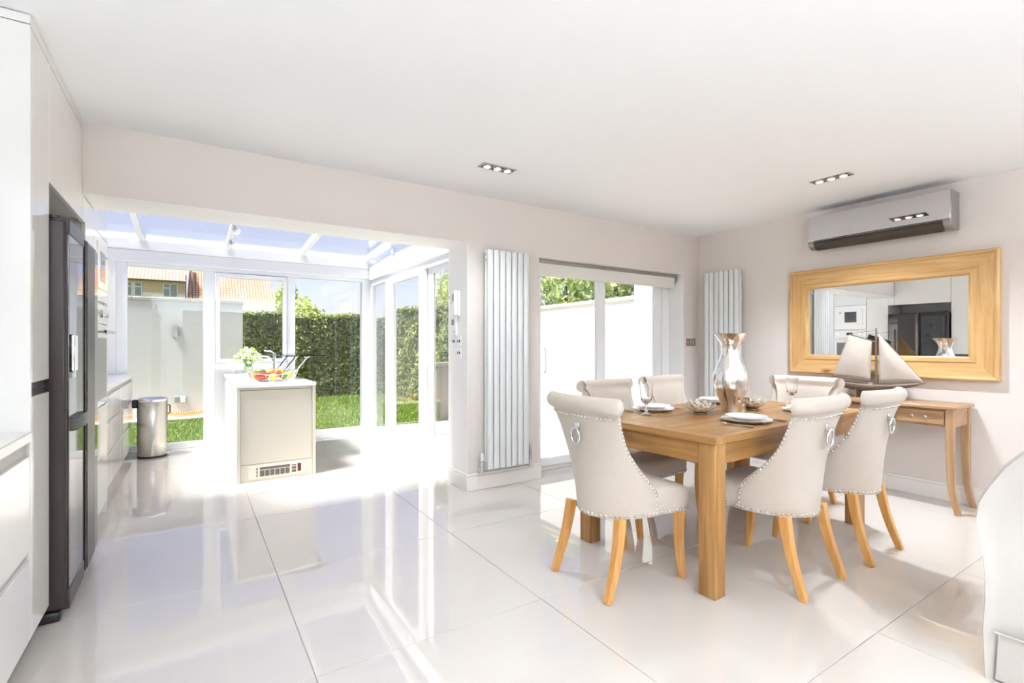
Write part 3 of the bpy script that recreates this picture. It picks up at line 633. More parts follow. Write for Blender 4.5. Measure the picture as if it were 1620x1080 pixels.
# flowers
t = thing('flower_vase', 'tapered clear glass vase of pale water on the island', 'vase', (0.52, 6.0, ZT))
build('glass', MB().lathe([(0.030, 0), (0.032, 0.004), (0.055, 0.19), (0.053, 0.19), (0.030, 0.01)], (0.52, 6.0, ZT), 20), 'clear_glass', t); build('water', MB().lathe([(0.028, 0.011), (0.043, 0.12)], (0.52, 6.0, ZT), 16), 'vase_water', t)
t = thing('bouquet', 'bouquet of white and lime flowers in the glass vase', 'flowers', (0.52, 6.0, ZT+0.02))
st = MB(); pe = MB(); pl = MB(); lf = MB()
for k in range(70):
    a = random.uniform(0, 2*PI); r = 0.135*math.sqrt(random.random()); hx, hy = r*math.cos(a), r*math.sin(a); hz = 1.20-1.6*r*r/0.3-random.random()*0.08
    st.tube([(0.52+hx*0.1, 6.0+hy*0.1, ZT+0.05), (0.52+hx*0.3, 6+hy*0.3, 1.05), (0.52+hx, 6+hy, hz)], 0.0025, 4)
    q = pe if random.random() < 0.68 else pl
    for j in range(9):
        c = Vector((0.52+hx, 6+hy, hz)); d = Vector((random.gauss(0, 1), random.gauss(0, 1), random.gauss(0.4, 1))).normalized(); u = d.orthogonal().normalized(); w_ = d.cross(u); s = 0.013
        q.quad(c, c+d*s+u*s*0.7, c+d*s*2.1, c+d*s-u*s*0.7)
    if k % 3 == 0:
        c = Vector((0.52+hx*0.9, 6+hy*0.9, hz-0.05)); d = Vector((hx, hy, 0.02)).normalized(); w_ = d.cross(Vector((0, 0, 1))); lf.quad(c, c+d*0.03+w_*0.012, c+d*0.07, c+d*0.03-w_*0.012)
for nm, q, m in (('stems', st, 'stem_green'), ('white_petals', pe, 'petal_white'), ('lime_petals', pl, 'petal_lime'), ('leaves', lf, 'stem_green')):
    o = build(nm, q, m, t, smooth=0, fix=False); o['kind'] = 'stuff'
# fruit basket
t = thing('fruit_basket', 'oval chrome wire fruit basket on the island', 'basket', (0.665, 5.32, ZT))
def oval(k, z, ph=0): return [(0.665+k*0.24*math.cos(2*PI*i/40), 5.32+k*0.15*math.sin(2*PI*i/40), z+ph*math.cos(4*PI*i/40)) for i in range(40)]
build('rim', MB().tube(oval(1.0, ZT+0.085, 0.02), 0.004, 6, closed=True), 'chrome', t); build('base_ring', MB().tube(oval(0.45, ZT+0.004), 0.004, 6, closed=True), 'chrome', t)
for i in range(0, 40, 2):
    a = 2*PI*i/40; c, s_ = math.cos(a), math.sin(a)
    build('wire', MB().tube([(0.665+0.45*0.24*c, 5.32+0.45*0.15*s_, ZT+0.004), (0.665+0.85*0.24*c, 5.32+0.85*0.15*s_, ZT+0.03), (0.665+0.24*c, 5.32+0.15*s_, ZT+0.085+0.02*math.cos(2*a))], 0.0028, 5), 'chrome', t)
def fruit(name, lab, c, r, col, sc=(1, 1, 1), stem=True, rz_=0):
    mn = name+'_'+str(len(MATS)); mat(mn, col, 0.35, noise=0.18, nscale=18)
    o = thing(name, lab, 'fruit', (c[0], c[1], c[2]-r*sc[2]), group='fruit in the wire basket')
    mb = MB().grid(lambda u, v: (r*sc[0]*math.sin(PI*v)*math.cos(2*PI*u), r*sc[1]*math.sin(PI*v)*math.sin(2*PI*u), -r*sc[2]*(math.cos(PI*v)-(0.18*max(0, 1-v*8) if v < .2 else 0)+(0.22*math.exp(-((1-v)*9)**2)))), 14, 9, True)
    mb.xf(Matrix.Translation(c) @ Matrix.Rotation(rz_, 4, 'Z')); build('flesh', mb, mn, o, smooth=80)
    if stem: build('stem', MB().tube([(c[0], c[1], c[2]+r*sc[2]*0.72), (c[0]+0.004, c[1], c[2]+r*sc[2]*1.02)], 0.003, 5), 'bark', o)
fz = ZT+0.055
fruit('mango', 'red mango at the front left of the fruit basket', (0.57, 5.235, fz), 0.045, C(176, 66, 50), (1.35, 0.95, 0.9), False, 0.3)
fruit('orange', 'orange low under the red mango in the basket', (0.515, 5.30, fz), 0.036, C(236, 140, 46))
fruit('mango', 'green mango at the back left of the fruit basket', (0.56, 5.36, fz+0.03), 0.042, C(112, 130, 62), (1.35, 0.95, 0.9), False, -0.4)
fruit('peach', 'peach in the middle of the fruit basket', (0.655, 5.32, fz+0.03), 0.038, C(240, 150, 86))
fruit('apple', 'pink red apple beside the peach in the basket', (0.70, 5.25, fz+0.02), 0.038, C(206, 84, 72))
fruit('lemon', 'yellow lemon on top at the back of the basket', (0.735, 5.37, fz+0.03), 0.036, C(238, 204, 50), (1.25, 0.95, 0.95), False, 0.6)
fruit('pear', 'green pear at the front right of the basket', (0.665, 5.215, fz-0.008), 0.036, C(176, 180, 62), (0.9, 0.9, 1.1))
fruit('lime', 'green lime toward the right of the basket', (0.755, 5.26, fz-0.005), 0.032, C(116, 140, 52), (1.15, 1, 1), False)
fruit('lemon', 'yellow lemon at the right end of the basket', (0.815, 5.31, fz), 0.034, C(232, 186, 60), (1.3, 0.95, 0.95), False, -0.2)
for k, (x, y, lab) in enumerate(((0.405, 5.62, 'small clear tumbler nearest the left edge of the island'), (0.47, 5.70, 'small clear tumbler just right of its twin by the vase'))):
    t = thing('tumbler', lab, 'glass', (x, y, ZT), group='tumblers on the island')
    build('glass', MB().lathe([(0.026, 0), (0.026, 0.003), (0.036, 0.10), (0.034, 0.10), (0.024, 0.008)], (x, y, ZT), 18), 'clear_glass', t)
# pedal bin
bc = (-0.355, 6.72, 0)
t = thing('pedal_bin', 'brushed steel pedal bin in front of the end glazing', 'bin', bc)
build('drum', MB().lathe([(0.135, 0.02), (0.137, 0.03), (0.137, 0.60), (0.134, 0.605)], bc, 36), 'brushed_steel', t); build('base_ring', MB().lathe([(0.13, 0.0), (0.138, 0.004), (0.138, 0.02), (0.13, 0.022)], bc, 36), 'black_plastic', t)
build('lid', MB().lathe([(0.139, 0.607), (0.141, 0.612), (0.141, 0.632), (0.12, 0.648), (0.06, 0.656), (0.001, 0.658)], bc, 36), 'chrome', t)
build('hinge', B(-0.535, 6.69, 0.54, -0.485, 6.75, 0.63), 'black_plastic', t, bevel=0.012); build('pedal', B(-0.245, 6.64, 0.03, -0.19, 6.70, 0.045), 'chrome', t, bevel=0.004)
build('carry_handle', MB().tube([(-0.215, 6.72, 0.56), (-0.195, 6.72, 0.55), (-0.195, 6.72, 0.47), (-0.215, 6.72, 0.46)], 0.007), 'black_plastic', t)
# spots on the rafter
for (y, lab) in ((6.55, 'small round spotlight on the rafter nearest the garden'), (5.95, 'small round spotlight on the rafter nearer the dining room')):
    z = rz(y)-0.04
    t = thing('rafter_spotlight', lab, 'spotlight', (0.385, y, z), group='rafter spotlights')
    build('stem', MB().cyl((0.38, y, z), (0.395, y-0.02, z-0.035), 0.006, n=8), 'nickel', t)
    build('head', MB().tube([(0.385, y+0.01, z-0.032), (0.41, y-0.035, z-0.062)], [0.026, 0.033], 16), 'nickel', t)
    build('lens', MB().tube([(0.410, y-0.035, z-0.062), (0.412, y-0.039, z-0.0645)], [0.027, 0.027], 16), 'switch_white', t)

# =================================================================== RADIATORS
def radiator(loc, rz_, label, n, z0, z1):
    # local: width along x, wall at y=+, front at y=0
    t = thing('column_radiator', label, 'radiator', (loc[0], loc[1], 0), rz_, 'tall white column radiators')
    p = 0.0605; Wd = n*p
    for row, yo in ((0, 0.0), (1, 0.045)):
        for k in range(n):
            xx = -Wd/2+p*(k+0.5)
            mb = MB().grid(lambda u, v: (xx+0.0265*math.copysign(abs(math.cos(2*PI*u))**0.7, math.cos(2*PI*u)), yo+0.014*math.copysign(abs(math.sin(2*PI*u))**0.8, math.sin(2*PI*u)), z0+(z1-z0)*v), 16, 1, True)
            mb.f.append(tuple(range(15, -1, -1))); mb.f.append(tuple(range(16, 32)))
            build('tube', mb, 'radiator_white', t, world=False)
    for zz in (z0+0.06, z1-0.06): build('header', B(-Wd/2-0.005, 0.012, zz-0.018, Wd/2+0.005, 0.034, zz+0.018), 'radiator_white', t, bevel=0.006, world=False)
    for zz in (z0+0.25, z1-0.25): build('bracket', B(-0.03, 0.05, zz-0.02, 0.03, 0.095, zz+0.02), 'radiator_white', t, world=False)
    for s, hd in ((-1, 'x'), (1, 'y')):
        xx = s*(Wd/2+0.035)
        mb = MB().cyl((s*Wd/2, 0.022, z0+0.05), (xx, 0.022, z0+0.05), 0.011); mb.cyl((xx, 0.022, 0.155), (xx, 0.022, z0+0.075), 0.011); mb.cyl((xx, 0.022, z0+0.028), (xx, 0.022, z0+0.06), 0.017); mb.tube([(xx, 0.022, 0.16), (xx, 0.022, 0.155), (xx, 0.03, 0.150), (xx, 0.098, 0.150)], 0.0075)
        v = build('valve', mb, 'chrome', t, world=False)
        build('valve_head', MB().cyl((xx, 0.022, z0+0.075), (xx, 0.022, z0+0.135 if s < 0 else z0+0.16), 0.016, 0.013), 'switch_white' if s < 0 else 'chrome', v, world=False)
    build('air_vent', MB().cyl((-Wd/2-0.02, 0.022, z1-0.04), (-Wd/2, 0.022, z1-0.04), 0.01), 'chrome', t, world=False)
    return t
radiator((2.283, 3.573), 0, 'tall white column radiator on the pier beside the patio doors', 7, 0.185, 2.02)
radiator((4.888, 3.31), R(-90), 'tall white column radiator on the mirror wall behind the silver vase', 7, 0.185, 2.03)

# =================================================================== BLIND, SWITCHES
t = thing('roller_blind', 'white roller blind rolled up over the patio doors', 'blind', (3.7, YW+0.1, 2.0))
build('headrail', B(DX0+0.01, YW+0.085, 1.995, DX1-0.01, YW+0.165, 2.03), 'aluminium', t, bevel=0.004)
build('roll', MB().cyl((DX0+0.02, YW+0.125, 1.975), (DX1-0.03, YW+0.125, 1.975), 0.030, n=20), 'blind_white', t)
build('fabric', B(DX0+0.015, YW+0.090, 1.888, DX1-0.05, YW+0.094, 2.0), 'blind_white', t); build('bottom_bar', B(DX0+0.015, YW+0.086, 1.872, DX1-0.05, YW+0.098, 1.888), 'blind_white', t, bevel=0.004)
build('chain_wheel', MB().cyl((DX1-0.035, YW+0.11, 1.97), (DX1-0.015, YW+0.11, 1.97), 0.034, n=20), 'aluminium', t)
def jamb(name, label, cat, y0, y1, z0, z1, dep, m='switch_white', extra=(), group=None):
    t = thing(name, label, cat, (PXI-0.005, (y0+y1)/2, z0), group=group); x1 = PXI-0.004
    build('housing', B(x1-dep, y0, z0, x1, y1, z1), m, t, bevel=min(0.006, dep*0.4))
    for (nm, a, b_, c, d, dd, mm) in extra: build(nm, B(x1-dep-dd, a, c, x1-dep+0.002, b_, d), mm, t, bevel=0.003)
jamb('intercom', 'white intercom handset on the white door reveal', 'intercom', 3.80, 3.875, 1.47, 1.69, 0.022, extra=(('handset', 3.815, 3.86, 1.48, 1.69, 0.03, 'switch_white'), ('lcd', 3.822, 3.853, 1.60, 1.66, 0.031, 'lcd_grey')))
jamb('sensor_box', 'small white sensor box left of the intercom', 'sensor', 3.965, 4.005, 1.585, 1.68, 0.014, extra=(('lens', 3.978, 3.992, 1.63, 1.655, 0.002, 'lcd_grey'),))
jamb('thermostat', 'white thermostat with grey screen below the intercom', 'thermostat', 3.845, 3.955, 1.305, 1.475, 0.024, extra=(('screen', 3.875, 3.925, 1.395, 1.445, 0.001, 'lcd_grey'), ('button', 3.865, 3.875, 1.33, 1.345, 0.003, 'lcd_grey')))
for (y, z, lab) in ((3.925, 1.255, 'white switch plate directly under the thermostat on the garden side'), (3.822, 1.255, 'white switch plate under the thermostat on the room side'), (3.822, 1.155, 'lowest white switch plate on the door reveal')):
    jamb('light_switch', lab, 'switch', y-0.043, y+0.043, z-0.043, z+0.043, 0.006, extra=(('rocker', y-0.028, y-0.002, z-0.01, z+0.012, 0.003, 'aircon_dark'), ('rocker', y+0.018, y+0.026, z-0.01, z+0.012, 0.003, 'aircon_dark')), group='reveal switches')
for (x, lab) in ((4.795, 'brushed steel light switch next to the patio door reveal'), (4.885, 'brushed steel light switch nearest the room corner')):
    t = thing('wall_switch', lab, 'switch', (x, YW, 1.215), group='steel wall switches')
    build('plate', B(x-0.038, YW-0.007, 1.213, x+0.038, YW-0.0005, 1.299), 'switch_steel', t, bevel=0.003); build('rocker', B(x-0.016, YW-0.012, 1.24, x+0.016, YW-0.006, 1.272), 'nickel', t, bevel=0.002)

# =================================================================== DOWNLIGHTS
def downlight(x, y, rz_, label, dim=1.0):
    t = thing('recessed_downlight', label, 'downlight', (x, y, ZC), rz_, 'triple recessed downlights')
    fr = MB(); a, b_ = 0.138, 0.05
    fr.box(-a, -b_, -0.005, a, -0.038, 0.0); fr.box(-a, 0.038, -0.005, a, b_, 0.0)
    for (p, q) in ((-a, -0.122), (-0.046, -0.038), (0.038, 0.046), (0.122, a)): fr.box(p, -0.038, -0.005, q, 0.038, 0.0)
    build('bezel', fr, 'nickel', t, world=False)
    for k in (-0.084, 0.0, 0.084):
        build('lamp_well', B(k-0.038, -0.038, -0.003, k+0.038, 0.038, -0.001), 'black_plastic', t, world=False)
        l = build('lamp', MB().lathe([(0.031, -0.004), (0.028, -0.010), (0.004, -0.011)], (k, 0, 0), 20), 'nickel', t, world=False)
        build('lens', MB().lathe([(0.024, -0.0115), (0.002, -0.0125)], (k, 0, 0), 20), 'lamp_lens', l, world=False)
        ld = bpy.data.lights.new('downlight_lamp', 'SPOT'); ld.spot_size = R(122); ld.spot_blend = 0.85; ld.shadow_soft_size = 0.022; ld.energy = LAMP_W*4.0*dim; ld.color = (0.865, 0.93, 1.0)
        lo = bpy.data.objects.new('downlight_lamp', ld); COL.objects.link(lo); lo.parent = t; lo.location = (k, 0, -0.016)
downlight(1.838, 3.025, 0, 'triple recessed downlight in the ceiling near the pier', 0.8)
downlight(4.07, 1.83, R(90), 'triple recessed downlight in the ceiling above the mirror wall', 2.7)
downlight(1.838, 0.55, 0, 'added fill downlight in the ceiling beside the camera', 0.32)  # this and the later fittings are out of view, added for extra brightness
downlight(0.35, 0.9, R(90), 'added fill downlight in the ceiling over the camera', 0.4)
downlight(4.07, -0.7, R(90), 'added fill downlight in the ceiling beyond the armchair', 0.3)
downlight(0.9, -1.2, 0, 'added fill downlight in the ceiling behind the camera', 0.4)
downlight(2.8, -1.4, 0, 'added fill downlight in the ceiling near the rear glazing', 0.4)

# made-up uplighters, added out of view behind the camera to brighten the room
def uplighter(x, y, label, k=1.0):
    t = thing('floor_lamp', label, 'lamp', (x, y, 0), group='added fill uplighters')
    build('base', MB().lathe([(0.14, 0), (0.14, 0.012), (0.03, 0.025), (0.012, 0.04)], (0, 0, 0), 28), 'brushed_steel', t, world=False); build('pole', MB().cyl((0, 0, 0.03), (0, 0, 1.72), 0.012), 'brushed_steel', t, world=False)
    build('bowl', MB().lathe([(0.02, 1.72), (0.09, 1.745), (0.16, 1.80), (0.165, 1.80), (0.155, 1.80), (0.085, 1.752), (0.02, 1.735)], (0, 0, 0), 32, caps=False), 'brushed_steel', t, world=False)
    ld = bpy.data.lights.new('fill_bulb', 'AREA'); ld.shape = 'DISK'; ld.size = 0.24; ld.energy = FILL_W*k; ld.color = (0.865, 0.93, 1.0)
    lo = bpy.data.objects.new('fill_bulb', ld); COL.objects.link(lo); lo.parent = t; lo.location = (0, 0, 1.795); lo.rotation_euler = (PI, 0, 0)
uplighter(0.1, -1.5, 'steel fill uplighter added behind the camera by the kitchen units', 1.25)
uplighter(1.6, -2.1, 'steel fill uplighter added in front of the rear glazing', 1.0)
uplighter(4.6, -2.0, 'steel fill uplighter added in the corner of the mirror wall', 0.45)

# =================================================================== AIR CONDITIONER
t = thing('air_conditioner', 'silver mirrored wall air conditioner above the wooden mirror', 'air conditioner', (4.88, 1.84, 2.1))
Y0, Y1 = 1.325, 2.355
pr_ = [(XR-0.001, 2.112), (XR-0.13, 2.102), (XR-0.175, 2.128), (XR-0.192, 2.17), (XR-0.180, 2.392), (XR-0.16, 2.402), (XR-0.001, 2.402)]
build('casing', MB().prism(pr_, 1, Y0, Y1), 'aircon_grey', t, bevel=0.006)
build('front_panel', MB().prism([(XR-0.195, 2.172), (XR-0.203, 2.178), (XR-0.190, 2.396), (XR-0.182, 2.399)], 1, Y0+0.004, Y1-0.004), 'aircon_silver', t, bevel=0.002)
build('outlet_slot', MB().prism([(XR-0.150, 2.107), (XR-0.177, 2.122), (XR-0.196, 2.168), (XR-0.15, 2.15)], 1, Y0+0.05, Y1-0.05), 'aircon_dark', t)
build('louvre', MB().prism([(XR-0.125, 2.099), (XR-0.175, 2.120), (XR-0.197, 2.150), (XR-0.201, 2.148), (XR-0.180, 2.112), (XR-0.13, 2.093)], 1, Y0+0.055, Y1-0.055), 'aircon_dark', t)
build('side_vent', B(XR-0.12, Y0-0.002, 2.20, XR-0.08, Y0+0.002, 2.30), 'aircon_grey', t, bevel=0.001)

# =================================================================== MIRROR
t = thing('wall_mirror', 'large mirror in a wide natural wood frame above the console', 'mirror', (XR, 1.85, 0.95))
my0, my1, mz0, mz1 = 1.09, 2.60, 0.953, 1.933; iw = 0.18
build('mirror_glass', B(XR-0.016, my0+0.12, mz0+0.12, XR-0.012, my1-0.12, mz1-0.12), 'mirror', t)
prof = [(0.0, 0.0), (0.0, 0.048), (0.012, 0.055), (0.026, 0.050), (0.03, 0.040), (0.13, 0.030), (0.14, 0.038), (0.165, 0.034), (0.172, 0.022), (iw, 0.018), (iw, 0.0)]
def mitre(c0, c1, inward, m):
    # c0,c1 corner points (y,z); inward direction vector per corner
    mb = MB(); n = len(prof)
    for (c, iv) in ((c0, inward[0]), (c1, inward[1])):
        for (p, d_) in prof: mb.v.append((XR-0.001-d_, c[0]+iv[0]*p, c[1]+iv[1]*p))
    for i in range(n): k = (i+1) % n; mb.f.append((i, k, n+k, n+i))
    mb.f.append(tuple(range(n))); mb.f.append(tuple(range(2*n-1, n-1, -1)))
    build('frame_board', mb, m, t, smooth=30)
BLc, BRc, TRc, TLc = (my1, mz0), (my0, mz0), (my0, mz1), (my1, mz1)
mitre(BLc, BRc, ((-1, 1), (1, 1)), 'mirror_y'); mitre(TLc, TRc, ((-1, -1), (1, -1)), 'mirror_y'); mitre(BLc, TLc, ((-1, 1), (-1, -1)), 'mirror_z'); mitre(BRc, TRc, ((1, 1), (1, -1)), 'mirror_z')

# =================================================================== CONSOLE TABLE
t = thing('console_table', 'slim wooden console table with drawers and sabre legs under the mirror', 'console table', (4.77, 1.85, 0))
cx0, cx1, cy0, cy1 = 4.585, 4.955, 1.255, 2.445
build('top', B(cx0-0.02, cy0-0.02, 0.755, 4.967, cy1+0.02, 0.78), 'console_y', t, bevel=0.006)
build('apron', B(cx0+0.02, cy0+0.03, 0.625, cx0+0.032, cy1-0.03, 0.755), 'console_y', t); build('apron', B(cx1-0.03, cy0+0.03, 0.625, cx1-0.012, cy1-0.03, 0.755), 'console_y', t)
build('apron', B(cx0+0.03, cy0+0.006, 0.625, cx1-0.03, cy0+0.024, 0.755), 'console_y', t); build('apron', B(cx0+0.03, cy1-0.024, 0.625, cx1-0.03, cy1-0.006, 0.755), 'console_y', t)
for (a, b_) in ((1.31, 1.60), (1.625, 2.075), (2.10, 2.39)):
    d = build('drawer', B(cx0+0.006, a, 0.642, cx0+0.022, b_, 0.738), 'console_y', t, bevel=0.003)
    for yy in ((a+b_)/2-0.04, (a+b_)/2+0.04):
        build('knob', MB().lathe([(0.005, 0.0), (0.005, 0.012), (0.013, 0.016), (0.013, 0.022), (0.005, 0.026)], (0, 0, 0), 12).xf(Matrix.Translation((cx0+0.006, yy, 0.69)) @ Matrix.Rotation(R(-90), 4, 'Y')), 'nickel', d)
for (xx, yy, sx, sy) in ((cx0+0.022, cy0+0.022, 0, 0), (cx0+0.022, cy1-0.022, 0, 0), (cx1-0.022, cy0+0.022, 1, 0), (cx1-0.022, cy1-0.022, 1, 0)):
    dy = -1 if yy < 1.85 else 1
    pts = [(xx, yy, 0.755), (xx, yy, 0.55), (xx, yy+dy*0.002, 0.35), (xx, yy-dy*(-0.008), 0.18), (xx, yy+dy*0.030, 0.06), (xx, yy+dy*0.045, 0.0)]
    build('leg', MB().tube(pts, [0.024, 0.024, 0.022, 0.020, 0.018, 0.017], 4, square=True, up=(1, 0, 0)), 'console_z', t, bevel=0.003, smooth=30)

# =================================================================== MODEL BOAT
bxp = 4.78
t = thing('model_sailboat', 'wooden model sailboat with beige cloth sails on the console', 'model boat', (bxp, 1.8, 0.78))
def hull(u, v):
    y = 2.12-u*0.60; s = math.sin(PI*min(1, max(0, 0.10+0.9*u)))**0.55 if u < 1 else 0.02
    wd = 0.052*max(0.03, s); sheer = 0.884+0.026*(2*u-1)**2+0.008*u; keel = 0.835+0.070*(max(0, u-0.40)/0.60)**1.6+0.035*max(0, 0.3-u)/0.3
    a = PI*v
    return (bxp-wd*math.cos(a), y, keel+(sheer-keel)*(1-math.sin(a)**0.8))
hb = MB().grid(hull, 24, 14); build('hull', hb, 'dark_timber', t, smooth=60, solid=0.004)
dk = MB().grid(lambda u, v: (hull(u*0.98+0.01, 0)[0]*(1-v)+hull(u*0.98+0.01, 1)[0]*v, hull(u*0.98+0.01, 0)[1], hull(u*0.98+0.01, 0)[2]-0.008), 24, 2); build('deck', dk, 'grey_timber', t, solid=0.003)
build('rubbing_strake', MB().tube([hull(u/20, 0.0) for u in range(21)], 0.005, 5).tube([hull(u/20, 1.0) for u in range(21)], 0.005, 5), 'grey_timber', t)
build('deck_cabin', B(bxp-0.018, 1.825, 0.88, bxp+0.018, 1.86, 0.908), 'grey_timber', t, bevel=0.002)
build('stand', B(bxp-0.05, 1.70, 0.781, bxp+0.05, 1.715, 0.85), 'dark_timber', t); build('stand', B(bxp-0.05, 1.93, 0.781, bxp+0.05, 1.945, 0.85), 'dark_timber', t)
build('mast', MB().tube([(bxp, 1.803, 0.86), (bxp, 1.805, 1.362)], [0.010, 0.006], 10), 'dark_timber', t); build('bowsprit', MB().tube([(bxp, 1.62, 0.905), (bxp, 1.475, 0.924)], [0.007, 0.004], 8), 'dark_timber', t)
build('gaff', MB().tube([(bxp, 1.805, 1.246), (bxp, 2.007, 1.317)], 0.004, 6), 'dark_timber', t); build('boom', MB().tube([(bxp, 1.81, 0.92), (bxp, 2.14, 0.945)], 0.004, 6), 'dark_timber', t)
def bil(p, q, r_, s_, blg): return lambda u, v: tuple(Vector(((p[0]*(1-u)+q[0]*u)*(1-v)+(s_[0]*(1-u)+r_[0]*u)*v, (p[1]*(1-u)+q[1]*u)*(1-v)+(s_[1]*(1-u)+r_[1]*u)*v, (p[2]*(1-u)+q[2]*u)*(1-v)+(s_[2]*(1-u)+r_[2]*u)*v))+Vector((-blg*math.sin(PI*u)*math.sin(PI*v), 0, 0)))
build('mainsail', MB().grid(bil((bxp, 2.138, 0.945), (bxp, 1.845, 0.923), (bxp, 1.835, 1.255), (bxp, 2.007, 1.313), 0.03), 10, 10), 'sailcloth', t, smooth=80, solid=0.0015)
build('jib', MB().grid(bil((bxp, 1.785, 0.908), (bxp, 1.479, 0.925), (bxp, 1.784, 1.312), (bxp, 1.786, 1.314), 0.03), 10, 10), 'sailcloth', t, smooth=80, solid=0.0015)
build('rigging', MB().tube([(bxp, 1.805, 1.345), (bxp, 1.476, 0.926)], 0.0012, 4).tube([(bxp, 1.805, 1.345), (bxp, 2.007, 1.317)], 0.0012, 4), 'dark_timber', t)

# =================================================================== DINING TABLE
TR = R(2.4)
t = thing('dining_table', 'chunky solid pine dining table with square legs', 'dining table', (2.095, 1.452, 0), TR)
L, Wt = 1.775, 0.93
def tb(*a): return B(*a)
npl = 6
for k in range(npl):
    a = -0.012+(Wt+0.024)*k/npl; b_ = -0.012+(Wt+0.024)*(k+1)/npl
    build('plank', tb(0.085, a+0.0004, 0.745, L-0.085, b_-0.0004, 0.78), 'pine_x', t, bevel=0.0015, seg=1, world=False)
build('breadboard_end', tb(-0.012, -0.012, 0.745, 0.0844, Wt+0.012, 0.78), 'pine_y', t, bevel=0.003, world=False); build('breadboard_end', tb(L-0.0844, -0.012, 0.745, L+0.012, Wt+0.012, 0.78), 'pine_y', t, bevel=0.003, world=False)
for (x, y) in ((0.0, 0.0), (L-0.09, 0.0), (0.0, Wt-0.09), (L-0.09, Wt-0.09)):
    lg = build('leg', tb(x, y, 0, x+0.09, y+0.09, 0.7448), 'pine_z', t, bevel=0.004, world=False)
build('apron', tb(0.09, 0.012, 0.64, L-0.09, 0.034, 0.7448), 'pine_x', t, world=False); build('apron', tb(0.09, Wt-0.034, 0.64, L-0.09, Wt-0.012, 0.7448), 'pine_x', t, world=False)
build('apron', tb(0.012, 0.09, 0.64, 0.034, Wt-0.09, 0.7448), 'pine_y', t, world=False); build('apron', tb(L-0.034, 0.09, 0.64, L-0.012, Wt-0.09, 0.7448), 'pine_y', t, world=False)

# =================================================================== DINING CHAIRS
Wz = [(0.36, 0.44), (0.46, 0.455), (0.6, 0.455), (0.72, 0.455), (0.82, 0.475), (0.89, 0.51), (0.93, 0.545), (0.98, 0.56)]
Yz = [(0.36, -0.235), (0.5, -0.247), (0.65, -0.258), (0.8, -0.280), (0.88, -0.302), (0.98, -0.325)]
Dz = [(0.36, 0.305), (0.46, 0.300), (0.50, 0.282), (0.55, 0.235), (0.62, 0.170), (0.70, 0.115), (0.80, 0.080), (0.88, 0.068), (0.98, 0.062)]
def shell(tt, z, n, zc=None):
    zz = z if zc is None else zc
    W_, yb, D = interp(Wz, zz), interp(Yz, zz), interp(Dz, zz); a = tt*PI/2
    x = W_/2*math.sin(a); y = yb+D*(1-math.cos(a))
    nx, ny = -D*math.sin(a), (W_/2)*math.cos(a)
    # inward normal of the plan ellipse
    nx, ny = -math.sin(a)/(W_/2), math.cos(a)/D; l = math.hypot(nx, ny)
    return Vector((x+n*nx/l, y+n*ny/l, z))
def chair_back():
    mb = MB(); NT = 28; zo = [0.36+(0.885-0.36)*i/16 for i in range(17)]; rr = 0.042; rc = 0.928
    cols = []
    for i in range(NT+1):
        tt = -1+2*i/NT; c = [shell(tt, z, 0) for z in zo]
        for k in range(0, 11):
            a = R(245-k*27)  # from outer side over the top to the inner side
            c.append(shell(tt, rc+rr*math.sin(a), 0.036*math.cos(a)+0.019, 0.93))
        c += [shell(tt, z, 0.052) for z in reversed(zo)]
        cols.append(c)
    m = len(cols[0])
    for c in cols: mb.v += [tuple(p) for p in c]
    for i in range(NT):
        for j in range(m-1): mb.f.append((i*m+j, (i+1)*m+j, (i+1)*m+j+1, i*m+j+1))
        mb.f.append((i*m+m-1, (i+1)*m+m-1, (i+1)*m, i*m))
    for base in (0, NT*m):
        for j in range(16): mb.f.append((base+j, base+j+1, base+m-2-j, base+m-1-j))
        mb.f.append(tuple(base+j for j in range(16, m-16)))
    return mb
def chair_seat():
    out = []
    # plan outline, counter clockwise from back left
    for i in range(13):
        a = -1+2*i/12; p = shell(a*0.999, 0.42, 0.006); out.append((p.x, p.y))
    out += [(0.236, 0.15), (0.246, 0.23), (0.243, 0.258), (0.226, 0.274), (0.15, 0.281), (0.0, 0.284), (-0.15, 0.281), (-0.226, 0.274), (-0.243, 0.258), (-0.246, 0.23), (-0.236, 0.15)]
    mb = MB(); n = len(out); cy_ = 0.03
    rings = [(0.985, 0.362), (1.0, 0.368), (1.0, 0.40), (1.008, 0.44), (0.99, 0.468), (0.94, 0.484), (0.80, 0.494), (0.5, 0.501), (0.2, 0.504)]
    for (k, z) in rings:
        for (x, y) in out: mb.v.append((x*k, cy_+(y-cy_)*k, z))
    for j in range(len(rings)-1):
        for i in range(n): q = (i+1) % n; mb.f.append((j*n+i, j*n+q, (j+1)*n+q, (j+1)*n+i))
    mb.f.append(tuple(reversed(range(n)))); mb.f.append(tuple((len(rings)-1)*n+i for i in range(n)))
    return mb, out
def dome(mb, p, d, r=0.0072):
    d = d.normalized(); u = d.orthogonal().normalized(); w_ = d.cross(u); b = len(mb.v)
    for (k, h) in ((1.0, 0.0), (0.72, 0.55)):
        for i in range(6): a = PI*i/3; mb.v.append(tuple(p+(u*math.cos(a)+w_*math.sin(a))*r*k+d*r*h))
    mb.v.append(tuple(p+d*r*0.8))
    for i in range(6):
        q = (i+1) % 6; mb.f.append((b+i, b+q, b+6+q, b+6+i)); mb.f.append((b+6+i, b+6+q, b+12))
